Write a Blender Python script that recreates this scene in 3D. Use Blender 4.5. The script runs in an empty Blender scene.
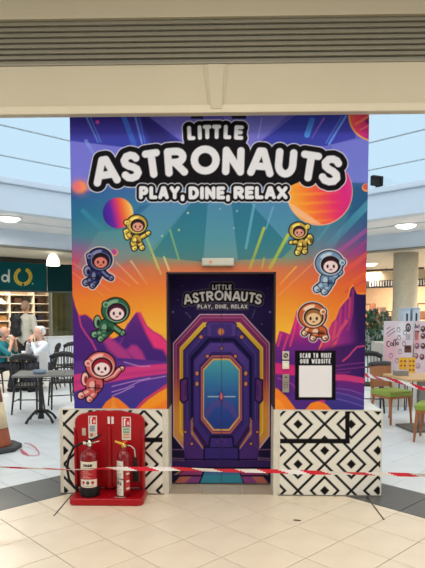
import bpy, bmesh, math, random
import numpy as np
from mathutils import Vector, Matrix, Euler

random.seed(7)
SC = bpy.context.scene
COL = SC.collection

# ------------------------------------------------------------------ camera
F_PX, CX, CY, PITCH, YAW, CAM_H = 556.0, 212.5, 347.0, math.radians(3.7), 0.027, 1.66
cam_data = bpy.data.cameras.new('camera')
cam = bpy.data.objects.new('camera', cam_data)
COL.objects.link(cam)
cam.location = (0, 0, CAM_H)
cam.rotation_euler = (math.pi / 2 - PITCH, 0, YAW)
cam_data.sensor_fit = 'VERTICAL'
cam_data.sensor_height = 36.0
cam_data.lens = 36.0 * F_PX / 568.0
cam_data.shift_y = (CY - 284.0) / 568.0
cam_data.clip_end = 200
SC.camera = cam

# ------------------------------------------------------------------ world, exposure
SC.view_settings.view_transform = 'Standard'
SC.view_settings.look = 'None'
SC.view_settings.exposure = 0.0
SC.view_settings.gamma = 1.0
SC.view_settings.use_curve_mapping = False
world = bpy.data.worlds.new('overcast_sky')
SC.world = world
world.use_nodes = True
bg = world.node_tree.nodes['Background']
bg.inputs['Color'].default_value = (0.84, 0.93, 1.0, 1)
bg.inputs['Strength'].default_value = 1.6

def area_light(name, loc, size, power, color=(1, 1, 1), rot=(0, 0, 0), size_y=None):
    d = bpy.data.lights.new(name, 'AREA')
    d.energy = power; d.color = color; d.size = size
    if size_y: d.shape = 'RECTANGLE'; d.size_y = size_y
    o = bpy.data.objects.new(name, d); COL.objects.link(o)
    o.location = loc; o.rotation_euler = rot
    return o
WARM = (1.0, 0.955, 0.89)
# luminous ceiling fittings of the mall side the photograph is taken from
for i, (lx, ly, pw) in enumerate([(-2.6, 2.4, 50), (0.0, 2.4, 50), (2.6, 2.4, 50), (-2.6, -0.6, 50), (0, -0.6, 50), (2.6, -0.6, 50)]):
    area_light('ceiling_panel_light', (lx, ly, 4.55), 1.2, pw, WARM)
# downlights below the soffits around the atrium and inside the shops
for (lx, ly, lz, pw, c) in [(-6.6, 16.6, 3.07, 130, (1, .9, .75)), (-9.8, 13.6, 3.07, 130, (1, .9, .75)),
                            (-4.8, 10.8, 3.35, 70, (1, .93, .82)), (5.2, 10.6, 3.35, 70, (1, .9, .76)),
                            (7.2, 15.0, 3.07, 160, (1, .82, .62)), (9.6, 19.0, 3.07, 300, (1, .80, .58)), (5.6, 21.2, 3.07, 300, (1, .80, .58))]:
    area_light('soffit_light', (lx, ly, lz), 1.0, pw, c)

# ------------------------------------------------------------------ pixel rays (photo frame 425 x 568)
_R = cam.rotation_euler.to_matrix()
def ray(px, py):
    return _R @ Vector(((px - CX) / F_PX, -(py - CY) / F_PX, -1.0))
def at_y(px, py, Y):
    d = ray(px, py); return Vector((0, 0, CAM_H)) + d * (Y / d.y)
def on_z(px, py, z=0.0):
    d = ray(px, py); return Vector((0, 0, CAM_H)) + d * ((z - CAM_H) / d.z)
_RI = np.array(_R.inverted())
def to_px(X, Y, Z):
    X = np.asarray(X, float); P = np.stack([X, np.broadcast_to(Y, X.shape), np.asarray(Z, float) - CAM_H])
    c = np.tensordot(_RI, P, axes=1)
    return CX + F_PX * c[0] / -c[2], CY - F_PX * c[1] / -c[2]
S2 = math.sqrt(0.5)
def uv(u, v): return ((u - v) * S2, (u + v) * S2)      # mall grid, 45 degrees to the hoarding

# ------------------------------------------------------------------ materials
def lin(c):
    c = np.asarray(c, float) / 255.0
    return np.where(c <= 0.04045, c / 12.92, ((c + 0.055) / 1.055) ** 2.4)
_MATS = {}
def mat(name, rgb, rough=0.5, metal=0.0, vary=0.06, scale=9.0, bump=0.0, spec=0.5, emit=0.0, wood=False):
    if name in _MATS: return _MATS[name]
    m = bpy.data.materials.new(name); m.use_nodes = True
    nt = m.node_tree; b = nt.nodes['Principled BSDF']
    l = lin(rgb)
    tc = nt.nodes.new('ShaderNodeTexCoord')
    n = nt.nodes.new('ShaderNodeTexNoise'); n.inputs['Scale'].default_value = scale; n.inputs['Detail'].default_value = 4
    src = tc.outputs['Object']
    if wood:
        mp = nt.nodes.new('ShaderNodeMapping'); mp.inputs['Scale'].default_value = (6, 6, 0.6)
        nt.links.new(src, mp.inputs['Vector']); src = mp.outputs['Vector']
    nt.links.new(src, n.inputs['Vector'])
    r = nt.nodes.new('ShaderNodeValToRGB')
    r.color_ramp.elements[0].position = 0.3; r.color_ramp.elements[1].position = 0.7
    r.color_ramp.elements[0].color = (*np.clip(l * (1 - vary), 0, 1), 1)
    r.color_ramp.elements[1].color = (*np.clip(l * (1 + vary), 0, 1), 1)
    nt.links.new(n.outputs['Fac'], r.inputs['Fac']); nt.links.new(r.outputs['Color'], b.inputs['Base Color'])
    b.inputs['Roughness'].default_value = rough; b.inputs['Metallic'].default_value = metal
    b.inputs['Specular IOR Level'].default_value = spec
    if bump:
        bp = nt.nodes.new('ShaderNodeBump'); bp.inputs['Strength'].default_value = bump; bp.inputs['Distance'].default_value = 0.01
        nt.links.new(n.outputs['Fac'], bp.inputs['Height']); nt.links.new(bp.outputs['Normal'], b.inputs['Normal'])
    if emit:
        b.inputs['Emission Color'].default_value = (*l, 1); b.inputs['Emission Strength'].default_value = emit
    _MATS[name] = m
    return m
def print_mat(name, rough=0.42, spec=0.4, gain=1.0):
    if name in _MATS: return _MATS[name]
    m = bpy.data.materials.new(name); m.use_nodes = True
    nt = m.node_tree; b = nt.nodes['Principled BSDF']
    a = nt.nodes.new('ShaderNodeAttribute'); a.attribute_name = 'print'
    n = nt.nodes.new('ShaderNodeTexNoise'); n.inputs['Scale'].default_value = 60
    mx = nt.nodes.new('ShaderNodeMixRGB'); mx.blend_type = 'MULTIPLY'; mx.inputs['Fac'].default_value = 0.06
    nt.links.new(a.outputs['Color'], mx.inputs['Color1']); nt.links.new(n.outputs['Color'], mx.inputs['Color2'])
    nt.links.new(mx.outputs['Color'], b.inputs['Base Color'])
    b.inputs['Roughness'].default_value = rough; b.inputs['Specular IOR Level'].default_value = spec
    _MATS[name] = m
    return m
def glass_mat(name, rgb, mixf=0.12):
    if name in _MATS: return _MATS[name]
    m = bpy.data.materials.new(name); m.use_nodes = True
    nt = m.node_tree; nt.nodes.remove(nt.nodes['Principled BSDF'])
    t = nt.nodes.new('ShaderNodeBsdfTransparent'); t.inputs['Color'].default_value = (*lin(rgb), 1)
    g = nt.nodes.new('ShaderNodeBsdfGlossy'); g.inputs['Roughness'].default_value = 0.05
    mx = nt.nodes.new('ShaderNodeMixShader'); mx.inputs[0].default_value = mixf
    nt.links.new(t.outputs[0], mx.inputs[1]); nt.links.new(g.outputs[0], mx.inputs[2])
    nt.links.new(mx.outputs[0], nt.nodes['Material Output'].inputs['Surface'])
    _MATS[name] = m
    return m

# ------------------------------------------------------------------ mesh builder
class MB:
    def __init__(s): s.v = []; s.f = []
    def add(s, vs, fs):
        o = len(s.v); s.v += [tuple(p) for p in vs]; s.f += [tuple(i + o for i in f) for f in fs]; return s
    def box(s, c, d, rot=None):
        hx, hy, hz = d[0] / 2, d[1] / 2, d[2] / 2
        vs = [Vector((x, y, z)) for x in (-hx, hx) for y in (-hy, hy) for z in (-hz, hz)]
        if rot is not None:
            M = rot if isinstance(rot, Matrix) else Euler(rot).to_matrix(); vs = [M @ p for p in vs]
        c = Vector(c)
        return s.add([p + c for p in vs], [(0, 1, 3, 2), (4, 6, 7, 5), (0, 4, 5, 1), (2, 3, 7, 6), (0, 2, 6, 4), (1, 5, 7, 3)])
    def tube(s, pts, r, n=8, closed=False, flat=None):
        pts = [Vector(p) for p in pts]; k = len(pts)
        rs = r if isinstance(r, (list, tuple)) else [r] * k
        vs = []; ref = None
        for i, p in enumerate(pts):
            a = pts[i - 1] if (i or closed) else pts[i]; b = pts[(i + 1) % k] if (i < k - 1 or closed) else pts[i]
            t = (b - a).normalized()
            if ref is None: ref = Vector((0, 0, 1)) if abs(t.z) < 0.9 else Vector((1, 0, 0))
            x = (ref - t * ref.dot(t)).normalized(); y = t.cross(x); ref = x
            for j in range(n):
                an = 2 * math.pi * j / n
                vs.append(p + x * rs[i] * math.cos(an) * (flat or 1) + y * rs[i] * math.sin(an))
        fs = []
        for i in range(k if closed else k - 1):
            for j in range(n):
                i2 = (i + 1) % k
                fs.append((i * n + j, i * n + (j + 1) % n, i2 * n + (j + 1) % n, i2 * n + j))
        if not closed: fs += [tuple(reversed(range(n))), tuple(range((k - 1) * n, k * n))]
        return s.add(vs, fs)
    def lathe(s, prof, n=20, c=(0, 0, 0), axis=None):
        c = Vector(c); M = Matrix.Identity(3)
        if axis is not None: M = Vector((0, 0, 1)).rotation_difference(Vector(axis)).to_matrix()
        vs = []
        for r, z in prof:
            for j in range(n):
                an = 2 * math.pi * j / n
                vs.append(c + M @ Vector((r * math.cos(an), r * math.sin(an), z)))
        k = len(prof); fs = []
        for i in range(k - 1):
            for j in range(n): fs.append((i * n + j, i * n + (j + 1) % n, (i + 1) * n + (j + 1) % n, (i + 1) * n + j))
        if prof[0][0] > 1e-4: fs.append(tuple(reversed(range(n))))
        if prof[-1][0] > 1e-4: fs.append(tuple(range((k - 1) * n, k * n)))
        return s.add(vs, fs)
    def ball(s, c, r, n=12, m=8):
        r = Vector(r) if not isinstance(r, (int, float)) else Vector((r, r, r)); c = Vector(c)
        vs = []; fs = []
        for i in range(m + 1):
            th = math.pi * i / m
            for j in range(n):
                ph = 2 * math.pi * j / n
                vs.append(c + Vector((r.x * math.sin(th) * math.cos(ph), r.y * math.sin(th) * math.sin(ph), -r.z * math.cos(th))))
        for i in range(m):
            for j in range(n): fs.append((i * n + j, i * n + (j + 1) % n, (i + 1) * n + (j + 1) % n, (i + 1) * n + j))
        return s.add(vs, fs)
    def prism(s, poly, y0, y1):                       # outline in x,z; extruded along y
        n = len(poly)
        vs = [(x, y0, z) for x, z in poly] + [(x, y1, z) for x, z in poly]
        return s.add(vs, [tuple(range(n)), tuple(reversed(range(n, 2 * n)))] + [(i, i + n, (i + 1) % n + n, (i + 1) % n) for i in range(n)])
    def slab(s, poly, z0, z1):                        # outline in x,y; extruded along z
        n = len(poly)
        vs = [(x, y, z0) for x, y in poly] + [(x, y, z1) for x, y in poly]
        return s.add(vs, [tuple(reversed(range(n))), tuple(range(n, 2 * n))] + [(i, (i + 1) % n, (i + 1) % n + n, i + n) for i in range(n)])
    def capsule(s, p, q, r1, r2, n=10):
        p = Vector(p); q = Vector(q)
        s.tube([p, p.lerp(q, .5), q], [r1, (r1 + r2) / 2, r2], n); s.ball(p, r1, n, 8); s.ball(q, r2, n, 8); return s
    def mesh(s, name, m=None, smooth=False, fix=True):
        me = bpy.data.meshes.new(name); me.from_pydata(s.v, [], s.f)
        if fix:
            bm = bmesh.new(); bm.from_mesh(me)
            bmesh.ops.remove_doubles(bm, verts=bm.verts, dist=1e-6)
            bmesh.ops.recalc_face_normals(bm, faces=bm.faces); bm.to_mesh(me); bm.free()
        if m: me.materials.append(m)
        if smooth: me.polygons.foreach_set('use_smooth', [True] * len(me.polygons))
        return me
    def build(s, name, m, parent=None, smooth=False, bevel=0.0, loc=None, seg=2):
        o = bpy.data.objects.new(name, s.mesh(name, m, smooth)); COL.objects.link(o)
        if parent is not None: o.parent = parent
        if loc is not None: o.location = loc
        if bevel:
            b = o.modifiers.new('bevel', 'BEVEL'); b.width = bevel; b.segments = seg; b.limit_method = 'ANGLE'; b.angle_limit = math.radians(40)
        if smooth and bevel == 0:
            pass
        return o
def tag(o, label=None, cat=None, group=None, kind=None):
    if label: o['label'] = label
    if cat: o['category'] = cat
    if group: o['group'] = group
    if kind: o['kind'] = kind
    return o
def thing(name, label, cat, loc=(0, 0, 0), rz=0.0, group=None):
    o = bpy.data.objects.new(name, None); COL.objects.link(o)
    o.empty_display_size = 0.1; o.location = loc; o.rotation_euler = (0, 0, rz)
    return tag(o, label, cat, group)
def copy_tree(o, parent=None):
    c = o.copy(); COL.objects.link(c); c.parent = parent
    for ch in list(o.children): copy_tree(ch, c)
    return c
def copy_thing(o, loc, rz, label, group=None):
    c = copy_tree(o); c.location = loc; c.rotation_euler = (0, 0, rz); c['label'] = label
    if group: c['group'] = group
    return c
def rrect(x0, z0, x1, z1, r, n=5):
    out = []
    for cx_, cz_, a0 in ((x1 - r, z1 - r, 0), (x0 + r, z1 - r, 90), (x0 + r, z0 + r, 180), (x1 - r, z0 + r, 270)):
        for i in range(n + 1):
            a = math.radians(a0 + 90 * i / n); out.append((cx_ + r * math.cos(a), cz_ + r * math.sin(a)))
    return out

# ------------------------------------------------------------------ flat print: a small painter in numpy, baked into vertex colours
class Paint:
    def __init__(s, x, y, base=(128, 128, 128), aa=0.7):
        s.x = x.ravel().astype(float); s.y = y.ravel().astype(float); s.aa = aa
        s.c = np.empty((s.x.size, 3)); s.c[:] = base
    def box(s, x0, y0, x1, y1, pad):
        return np.nonzero((s.x > x0 - pad) & (s.x < x1 + pad) & (s.y > y0 - pad) & (s.y < y1 + pad))[0]
    def put(s, idx, sd, col, op=1.0):
        a = np.clip(0.5 - sd / s.aa, 0, 1) * op
        col = np.asarray(col, float)
        if col.ndim == 1: col = col[None, :]
        s.c[idx] = s.c[idx] * (1 - a[:, None]) + col * a[:, None]
    @staticmethod
    def segd(x, y, p, q):
        dx, dy = q[0] - p[0], q[1] - p[1]; L = dx * dx + dy * dy or 1e-9
        t = np.clip(((x - p[0]) * dx + (y - p[1]) * dy) / L, 0, 1)
        return np.hypot(x - p[0] - t * dx, y - p[1] - t * dy), t
    def stroke(s, pts, r, col, op=1.0, fade=None, taper=False):
        xs = [p[0] for p in pts]; ys = [p[1] for p in pts]
        i = s.box(min(xs), min(ys), max(xs), max(ys), r + 2)
        if not i.size: return
        d = np.full(i.size, 1e9); T = np.zeros(i.size); n = len(pts) - 1
        for k in range(n):
            dd, t = s.segd(s.x[i], s.y[i], pts[k], pts[k + 1]); m = dd < d
            d = np.where(m, dd, d); T = np.where(m, (k + t) / n, T)
        o = op
        if fade is not None: o = op * (fade[0] + (fade[1] - fade[0]) * T)
        rr = r * (1 - T * 0.8) if taper else r
        a = np.clip(0.5 - (d - rr) / s.aa, 0, 1) * o
        s.c[i] = s.c[i] * (1 - a[:, None]) + np.asarray(col, float)[None, :] * a[:, None]
    def strokes(s, lines, r, col, op=1.0):            # union of many polylines
        xs = [p[0] for l in lines for p in l]; ys = [p[1] for l in lines for p in l]
        i = s.box(min(xs), min(ys), max(xs), max(ys), r + 2)
        if not i.size: return
        d = np.full(i.size, 1e9)
        for l in lines:
            for k in range(len(l) - 1): d = np.minimum(d, s.segd(s.x[i], s.y[i], l[k], l[k + 1])[0])
        s.put(i, d - r, col, op)
    def ell(s, cx, cy, rx, ry, col, op=1.0, rot=0.0, soft=None):
        R = max(rx, ry); i = s.box(cx - R, cy - R, cx + R, cy + R, 3 + (soft or 0))
        if not i.size: return
        c, sn = math.cos(rot), math.sin(rot); x = s.x[i] - cx; y = s.y[i] - cy
        u = (x * c + y * sn) / rx; v = (-x * sn + y * c) / ry
        sd = (np.hypot(u, v) - 1) * min(rx, ry)
        if callable(col): col = col(u, v)
        if soft:
            a = np.clip(0.5 - sd / soft, 0, 1) * op; s.c[i] = s.c[i] * (1 - a[:, None]) + np.asarray(col, float)[None, :] * a[:, None]
        else: s.put(i, sd, col, op)
    def poly(s, pts, col, op=1.0, grow=0.0, soft=None):
        xs = [p[0] for p in pts]; ys = [p[1] for p in pts]
        i = s.box(min(xs), min(ys), max(xs), max(ys), 2 + grow + (soft or 0))
        if not i.size: return
        x, y = s.x[i], s.y[i]; d = np.full(i.size, 1e9); ins = np.zeros(i.size, bool); n = len(pts)
        for k in range(n):
            p, q = pts[k], pts[(k + 1) % n]
            d = np.minimum(d, s.segd(x, y, p, q)[0])
            if p[1] != q[1]:
                cr = ((p[1] > y) != (q[1] > y)) & (x < (q[0] - p[0]) * (y - p[1]) / (q[1] - p[1]) + p[0]); ins ^= cr
        sd = np.where(ins, -d, d) - grow
        if callable(col): col = col(x, y)
        if soft:
            a = np.clip(0.5 - sd / soft, 0, 1) * op; col = np.asarray(col, float); col = col if col.ndim == 2 else col[None, :]
            s.c[i] = s.c[i] * (1 - a[:, None]) + col * a[:, None]
        else: s.put(i, sd, col, op)
    def rect(s, x0, y0, x1, y1, col, op=1.0): s.poly([(x0, y0), (x1, y0), (x1, y1), (x0, y1)], col, op)
    def linear(s): return lin(np.clip(s.c, 0, 255))
def ramp(t, stops):
    t = np.asarray(t, float); ps = [p for p, _ in stops]
    return np.stack([np.interp(t, ps, [c[k] for _, c in stops]) for k in range(3)], axis=-1)

def arc(cx, cy, rx, ry, a0, a1, n=12):
    return [(cx + rx * math.cos(math.radians(a0 + (a1 - a0) * i / n)), cy + ry * math.sin(math.radians(a0 + (a1 - a0) * i / n))) for i in range(n + 1)]
GLYPH = {  # centre lines in a unit box, y up
 'A': (1.0, [[(0, 0), (.40, 1), (.60, 1), (1, 0)], [(.2, .30), (.8, .30)]]),
 'B': (.85, [[(0, 0), (0, 1), (.6, 1)] + arc(.6, .77, .34, .23, 90, -90, 6) + [(.1, .53)], [(.6, .53)] + arc(.62, .27, .38, .27, 90, -90, 6) + [(0, 0)]]),
 'C': (.9, [arc(.55, .5, .55, .5, 50, 310, 16)]),
 'D': (.95, [[(0, 0), (0, 1), (.4, 1)] + arc(.4, .5, .6, .5, 90, -90, 10) + [(0, 0)]]),
 'E': (.72, [[(1, 1), (0, 1), (0, 0), (1, 0)], [(0, .52), (.85, .52)]]),
 'F': (.7, [[(1, 1), (0, 1), (0, 0)], [(0, .52), (.85, .52)]]),
 'H': (.9, [[(0, 0), (0, 1)], [(1, 0), (1, 1)], [(0, .5), (1, .5)]]),
 'I': (.12, [[(.5, 0), (.5, 1)]]),
 'L': (.68, [[(0, 1), (0, 0), (1, 0)]]),
 'M': (1.15, [[(0, 0), (.1, 1), (.5, .35), (.9, 1), (1, 0)]]),
 'N': (.95, [[(0, 0), (0, 1), (1, 0), (1, 1)]]),
 'O': (1.0, [arc(.5, .5, .5, .5, 0, 360, 24)]),
 'P': (.85, [[(0, 0), (0, 1), (.55, 1)] + arc(.55, .72, .45, .28, 90, -90, 8) + [(0, .44)]]),
 'R': (.9, [[(0, 0), (0, 1), (.55, 1)] + arc(.55, .74, .42, .26, 90, -90, 8) + [(.1, .48)], [(.45, .46), (1, 0)]]),
 'S': (.82, [[(.93, .85), (.8, .95), (.55, 1), (.25, .96), (.06, .8), (.12, .64), (.35, .54), (.65, .47), (.9, .36), (.97, .2), (.8, .05), (.5, 0), (.2, .04), (.02, .16)]]),
 'T': (.9, [[(0, 1), (1, 1)], [(.5, 1), (.5, 0)]]),
 'U': (.9, [[(0, 1), (0, .45)] + arc(.5, .42, .5, .42, 180, 360, 12) + [(1, 1)]]),
 'V': (.95, [[(0, 1), (.5, 0), (1, 1)]]),
 'W': (1.3, [[(0, 1), (.25, 0), (.5, .8), (.75, 0), (1, 1)]]),
 'X': (.95, [[(0, 0), (1, 1)], [(0, 1), (1, 0)]]),
 'Y': (.95, [[(0, 1), (.5, .48), (1, 1)], [(.5, .48), (.5, 0)]]),
 ',': (.1, [[(.6, .08), (.3, -.22)]]), '2': (.6, [[(0, .8), (.3, 1), (.8, .95), (.95, .7), (0, 0), (1, 0)]]), ' ': (.45, []),
}
def letter(ch, x0, x1, yt, yb, r, rot=0.0):
    """centre lines of one capital inside the pixel box, y down, turned by rot degrees about the box centre"""
    w = GLYPH[ch]; mx, my = (x0 + x1) / 2, (yt + yb) / 2; c, s_ = math.cos(math.radians(rot)), math.sin(math.radians(rot))
    out = []
    for l in w[1]:
        o = []
        for gx, gy in l:
            x = x0 + r + gx * (x1 - x0 - 2 * r) - mx if x1 - x0 > 2 * r else 0.0
            y = yb - r - gy * (yb - yt - 2 * r) - my
            o.append((mx + x * c - y * s_, my + x * s_ + y * c))
        out.append(o)
    return out
def text_line(txt, x0, x1, yt, yb, r, gap=0.12, curve=None):
    h = yb - yt - 2 * r
    ws = [GLYPH[c][0] * h + 2 * r for c in txt]; tot = sum(ws) + gap * h * (len(txt) - 1); k = (x1 - x0) / tot
    out = []; x = x0
    for c, w in zip(txt, ws):
        a, b = x, x + w * k
        dy = curve((a + b) / 2) if curve else 0
        out += letter(c, a, b, yt + dy, yb + dy, r); x = b + gap * h * k
    return out

def grid_print(name, xs, zs, Y, paintfn, m, parent=None, hole=None):
    """a vertical printed sheet facing -y at depth Y whose colours come from paintfn(X, Z)"""
    xs = np.asarray(xs); zs = np.asarray(zs); nx, nz = len(xs), len(zs)
    X, Z = np.meshgrid(xs, zs)
    co = np.stack([X, np.full_like(X, Y), Z], -1).reshape(-1, 3)
    i = np.arange((nz - 1) * (nx - 1)); r, c = divmod(i, nx - 1); a = r * nx + c
    f = np.stack([a, a + 1, a + nx + 1, a + nx], 1)
    if hole:
        mx = (xs[:-1] + xs[1:]) / 2; mz = (zs[:-1] + zs[1:]) / 2
        keep = ~((mx[c] > hole[0]) & (mx[c] < hole[1]) & (mz[r] > hole[2]) & (mz[r] < hole[3])); f = f[keep]
    me = bpy.data.meshes.new(name)
    me.vertices.add(len(co)); me.vertices.foreach_set('co', co.ravel())
    me.loops.add(f.size); me.loops.foreach_set('vertex_index', f.ravel().astype(np.int32))
    me.polygons.add(len(f)); me.polygons.foreach_set('loop_start', np.arange(0, f.size, 4, dtype=np.int32))
    me.update(calc_edges=True)
    rgb = paintfn(X, Z)
    at = me.color_attributes.new('print', 'FLOAT_COLOR', 'POINT')
    at.data.foreach_set('color', np.concatenate([rgb, np.ones((len(rgb), 1))], 1).astype(np.float32).ravel())
    me.materials.append(m)
    o = bpy.data.objects.new(name, me); COL.objects.link(o)
    if parent is not None: o.parent = parent
    return o
def seq(step, *cuts):
    out = [cuts[0]]
    for a, b in zip(cuts[:-1], cuts[1:]): out += list(np.linspace(a, b, max(2, int(round((b - a) / step)) + 1))[1:])
    return np.array(out)

# ================================================================== THE SETTING
M_BEIGE = mat('beige_tile', (238, 222, 196), 0.28, vary=0.05, scale=3.5, spec=0.45)
M_WHITE_TILE = mat('pale_tile', (225, 228, 228), 0.3, vary=0.04, scale=3.5, spec=0.45)
M_BAND = mat('slate_band_tile', (90, 90, 88), 0.35, vary=0.06, scale=5)
M_GROUT = mat('grout', (74, 66, 56), 0.9, vary=0.1)
M_PAINT = mat('painted_plaster', (204, 192, 164), 0.6, vary=0.02, scale=2, bump=0.02)
M_WHITEP = mat('white_plaster', (232, 236, 240), 0.55, vary=0.02, scale=2)
M_CEIL = mat('gallery_ceiling', (206, 200, 186), 0.7, vary=0.03, scale=2)
M_SLAT = mat('grille_slat', (150, 144, 126), 0.5, vary=0.04)
M_DARKGAP = mat('dark_gap', (40, 38, 34), 0.8)
M_STRIP = mat('metal_strip', (60, 58, 54), 0.4, metal=0.6)

PF = on_z(330, 496.2).y       # front of the plinths under the hoarding
fl = MB().slab([(-9, -5), (9, -5), (24, 26), (-24, 26)], -0.12, -0.007).build('floor', M_GROUT)
tag(fl, 'pale stone tiled mall floor laid diagonally with a slate band', 'floor', kind='structure')
X_L, X_R = on_z(65, 503).x, on_z(369, 500).x           # dark joint strips
o0 = on_z(221.5, 557.0)
U0, V0 = (o0.x + o0.y) * S2, (o0.y - o0.x) * S2
T = 0.4
def cuts(off, b0, b1, lo, hi):
    a = [off + T * k for k in range(-60, 90)]
    ins = [x for x in a if lo < x < b0 - 0.02] + [b0]
    band = [b0, b1]
    out = [b1] + [b1 + T * k for k in range(1, 80) if b1 + T * k < hi]
    return sorted(set([lo] + ins + band + out))
UB0, UB1, VB0, VB1 = 4.24, 4.82, 4.51, 5.08
us = cuts(U0, UB0, UB1, -2.0, 24.0); vs_ = cuts(V0, VB0, VB1, -2.0, 24.0)
_tile_cache = {}
def tile_mesh(du, dv, m):
    k = (round(du, 3), round(dv, 3), m.name)
    if k not in _tile_cache:
        g = 0.003; a, b = du / 2 - g, dv / 2 - g; c = 0.003
        vs = [(-a, -b, -.007), (a, -b, -.007), (a, b, -.007), (-a, b, -.007), (-a, -b, -.0015), (a, -b, -.0015), (a, b, -.0015), (-a, b, -.0015),
              (-a + c, -b + c, 0), (a - c, -b + c, 0), (a - c, b - c, 0), (-a + c, b - c, 0)]
        fs = [(8, 9, 10, 11)] + [(i, (i + 1) % 4, (i + 1) % 4 + 4, i + 4) for i in range(4)] + [(i + 4, (i + 1) % 4 + 4, (i + 1) % 4 + 8, i + 8) for i in range(4)]
        _tile_cache[k] = MB().add(vs, fs).mesh('tile', m, fix=False)
    return _tile_cache[k]
far = {'w': MB(), 'b': MB(), 'd': MB()}
ntile = 0
for a, b in zip(us[:-1], us[1:]):
    for c, d in zip(vs_[:-1], vs_[1:]):
        uc, vc = (a + b) / 2, (c + d) / 2
        x, y = uv(uc, vc)
        if y < 1.0 or y > 21 or abs(x) > 1.2 + 0.5 * y: continue
        key = 'b' if (uc < UB0 and vc < VB0) else ('d' if ((UB0 < uc < UB1 and vc < VB1) or (VB0 < vc < VB1 and uc < UB1)) else 'w')
        m = {'w': M_WHITE_TILE, 'b': M_BEIGE, 'd': M_BAND}[key]
        px, py = to_px(np.array(x), y, np.array(0.0))
        hid = (abs(x) < 1.25 and y > 5.5 and y < 8.6)
        if y > 3.1 and y < 9.0 and -55 < px < 480 and py < 610 and not hid and ntile < 292:
            t = bpy.data.objects.new('tile', tile_mesh(b - a, d - c, m)); COL.objects.link(t)
            t.location = (x, y, 0); t.rotation_euler = (0, 0, math.pi / 4); t.parent = fl; ntile += 1
        else:
            g = 0.0022
            far[key].slab([uv(a + g, c + g), uv(b - g, c + g), uv(b - g, d - g), uv(a + g, d - g)], -0.007, 0)
for key, m in (('w', M_WHITE_TILE), ('b', M_BEIGE), ('d', M_BAND)):
    if far[key].v:
        o = bpy.data.objects.new('distant_tile_field', far[key].mesh('distant_tile_field', m, fix=False)); COL.objects.link(o); o.parent = fl; o['kind'] = 'stuff'
for k, (px0, py0, px1, py1) in enumerate([(65.5, 502, 54, 516), (368.5, 499, 384, 520)]):
    p, q = on_z(px0, py0), on_z(px1, py1); p.x = q.x = (p.x + q.x) / 2; p.y = PF - .01
    MB().box(((p.x), (p.y + q.y) / 2, 0.0005), (0.012, abs(p.y - q.y), 0.003)).build('joint_strip', M_STRIP, fl)

# ---- camera side: ceiling, back and side walls (outside the frame), and the bulkhead over the opening
HY0, HY1 = PF - .15, PF - .08
HZ = at_y(221, 116.4, HY1).z
def hz(y): return at_y(221, y, HY0).z
GZ0, GZ1 = hz(62.5), hz(17.5)
o = MB().box((0, 0, 4.68), (14, 9.7, 0.12)).build('ceiling', M_PAINT); tag(o, 'plain cream ceiling over the near walkway', 'ceiling', kind='structure')
o = MB().box((0, -4.9, 2.3), (14, 0.12, 4.6)).build('wall_back', M_PAINT); tag(o, 'plain cream wall behind the viewer', 'wall', kind='structure')
hw = bpy.data.objects.new('wall_header', None); COL.objects.link(hw)
tag(hw, 'cream bulkhead with a slatted vent grille above the printed hoarding', 'bulkhead', kind='structure')
hb = MB()
hb.box((0, (HY0 + HY1) / 2, (HZ + GZ0) / 2), (12, HY1 - HY0, GZ0 - HZ))
hb.box((0, (HY0 + HY1) / 2, (GZ1 + 4.66) / 2), (12, HY1 - HY0, 4.66 - GZ1))
hb.build('bulkhead_panel', M_PAINT, hw, bevel=0.012)
MB().box((0, HY1 - 0.008, (GZ0 + GZ1) / 2), (12, 0.014, GZ1 - GZ0 + .02)).build('grille_back', M_DARKGAP, hw)
NS = 8
for k in range(NS):
    p = (GZ1 - GZ0) / NS; z = GZ0 + p * (k + .5)
    s_ = MB(); s_.box((0, 0, 0), (12, 0.012, p * 1.0), (math.radians(-24), 0, 0)); s_.box((0, -0.012, -p * .42), (12, 0.03, 0.006))
    s_.build('slat', M_SLAT, hw, loc=(0, HY0 + 0.022, z), bevel=0.002)
MB().box((0, HY0 - 0.006, GZ1 + 0.012), (12, 0.02, 0.022)).build('grille_trim', M_PAINT, hw)
MB().box((0, HY0 - 0.004, GZ0 - 0.006), (12, 0.014, 0.01)).build('grille_trim', M_SLAT, hw)
# tapered cover strip over the joint in the middle of the bulkhead
cs = MB()
xa = [at_y(p, 85, HY0).x for p in (202, 208, 224, 230)]
zt, zb = GZ0 - 0.02, HZ + 0.03
cs.add([(xa[0], HY0 + .001, zt), (xa[1], HY0 - .028, zt), (xa[2], HY0 - .028, zt), (xa[3], HY0 + .001, zt),
        (xa[1], HY0 + .001, zb), (xa[1] + .03, HY0 - .028, zb), (xa[2] - .02, HY0 - .028, zb), (xa[2], HY0 + .001, zb)],
       [(0, 1, 5, 4), (1, 2, 6, 5), (2, 3, 7, 6), (0, 4, 7, 3), (0, 3, 2, 1), (4, 5, 6, 7)])
cs.build('joint_cover', M_PAINT, hw, bevel=0.008)
MB().box((0, HY0 - 0.008, HZ + 0.034), (12, 0.024, 0.066)).build('edge_bead', mat('bead_cream', (218, 206, 178), .5, vary=.02), hw, bevel=0.006)  # edge strip in a lighter cream than the bulkhead face

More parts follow.
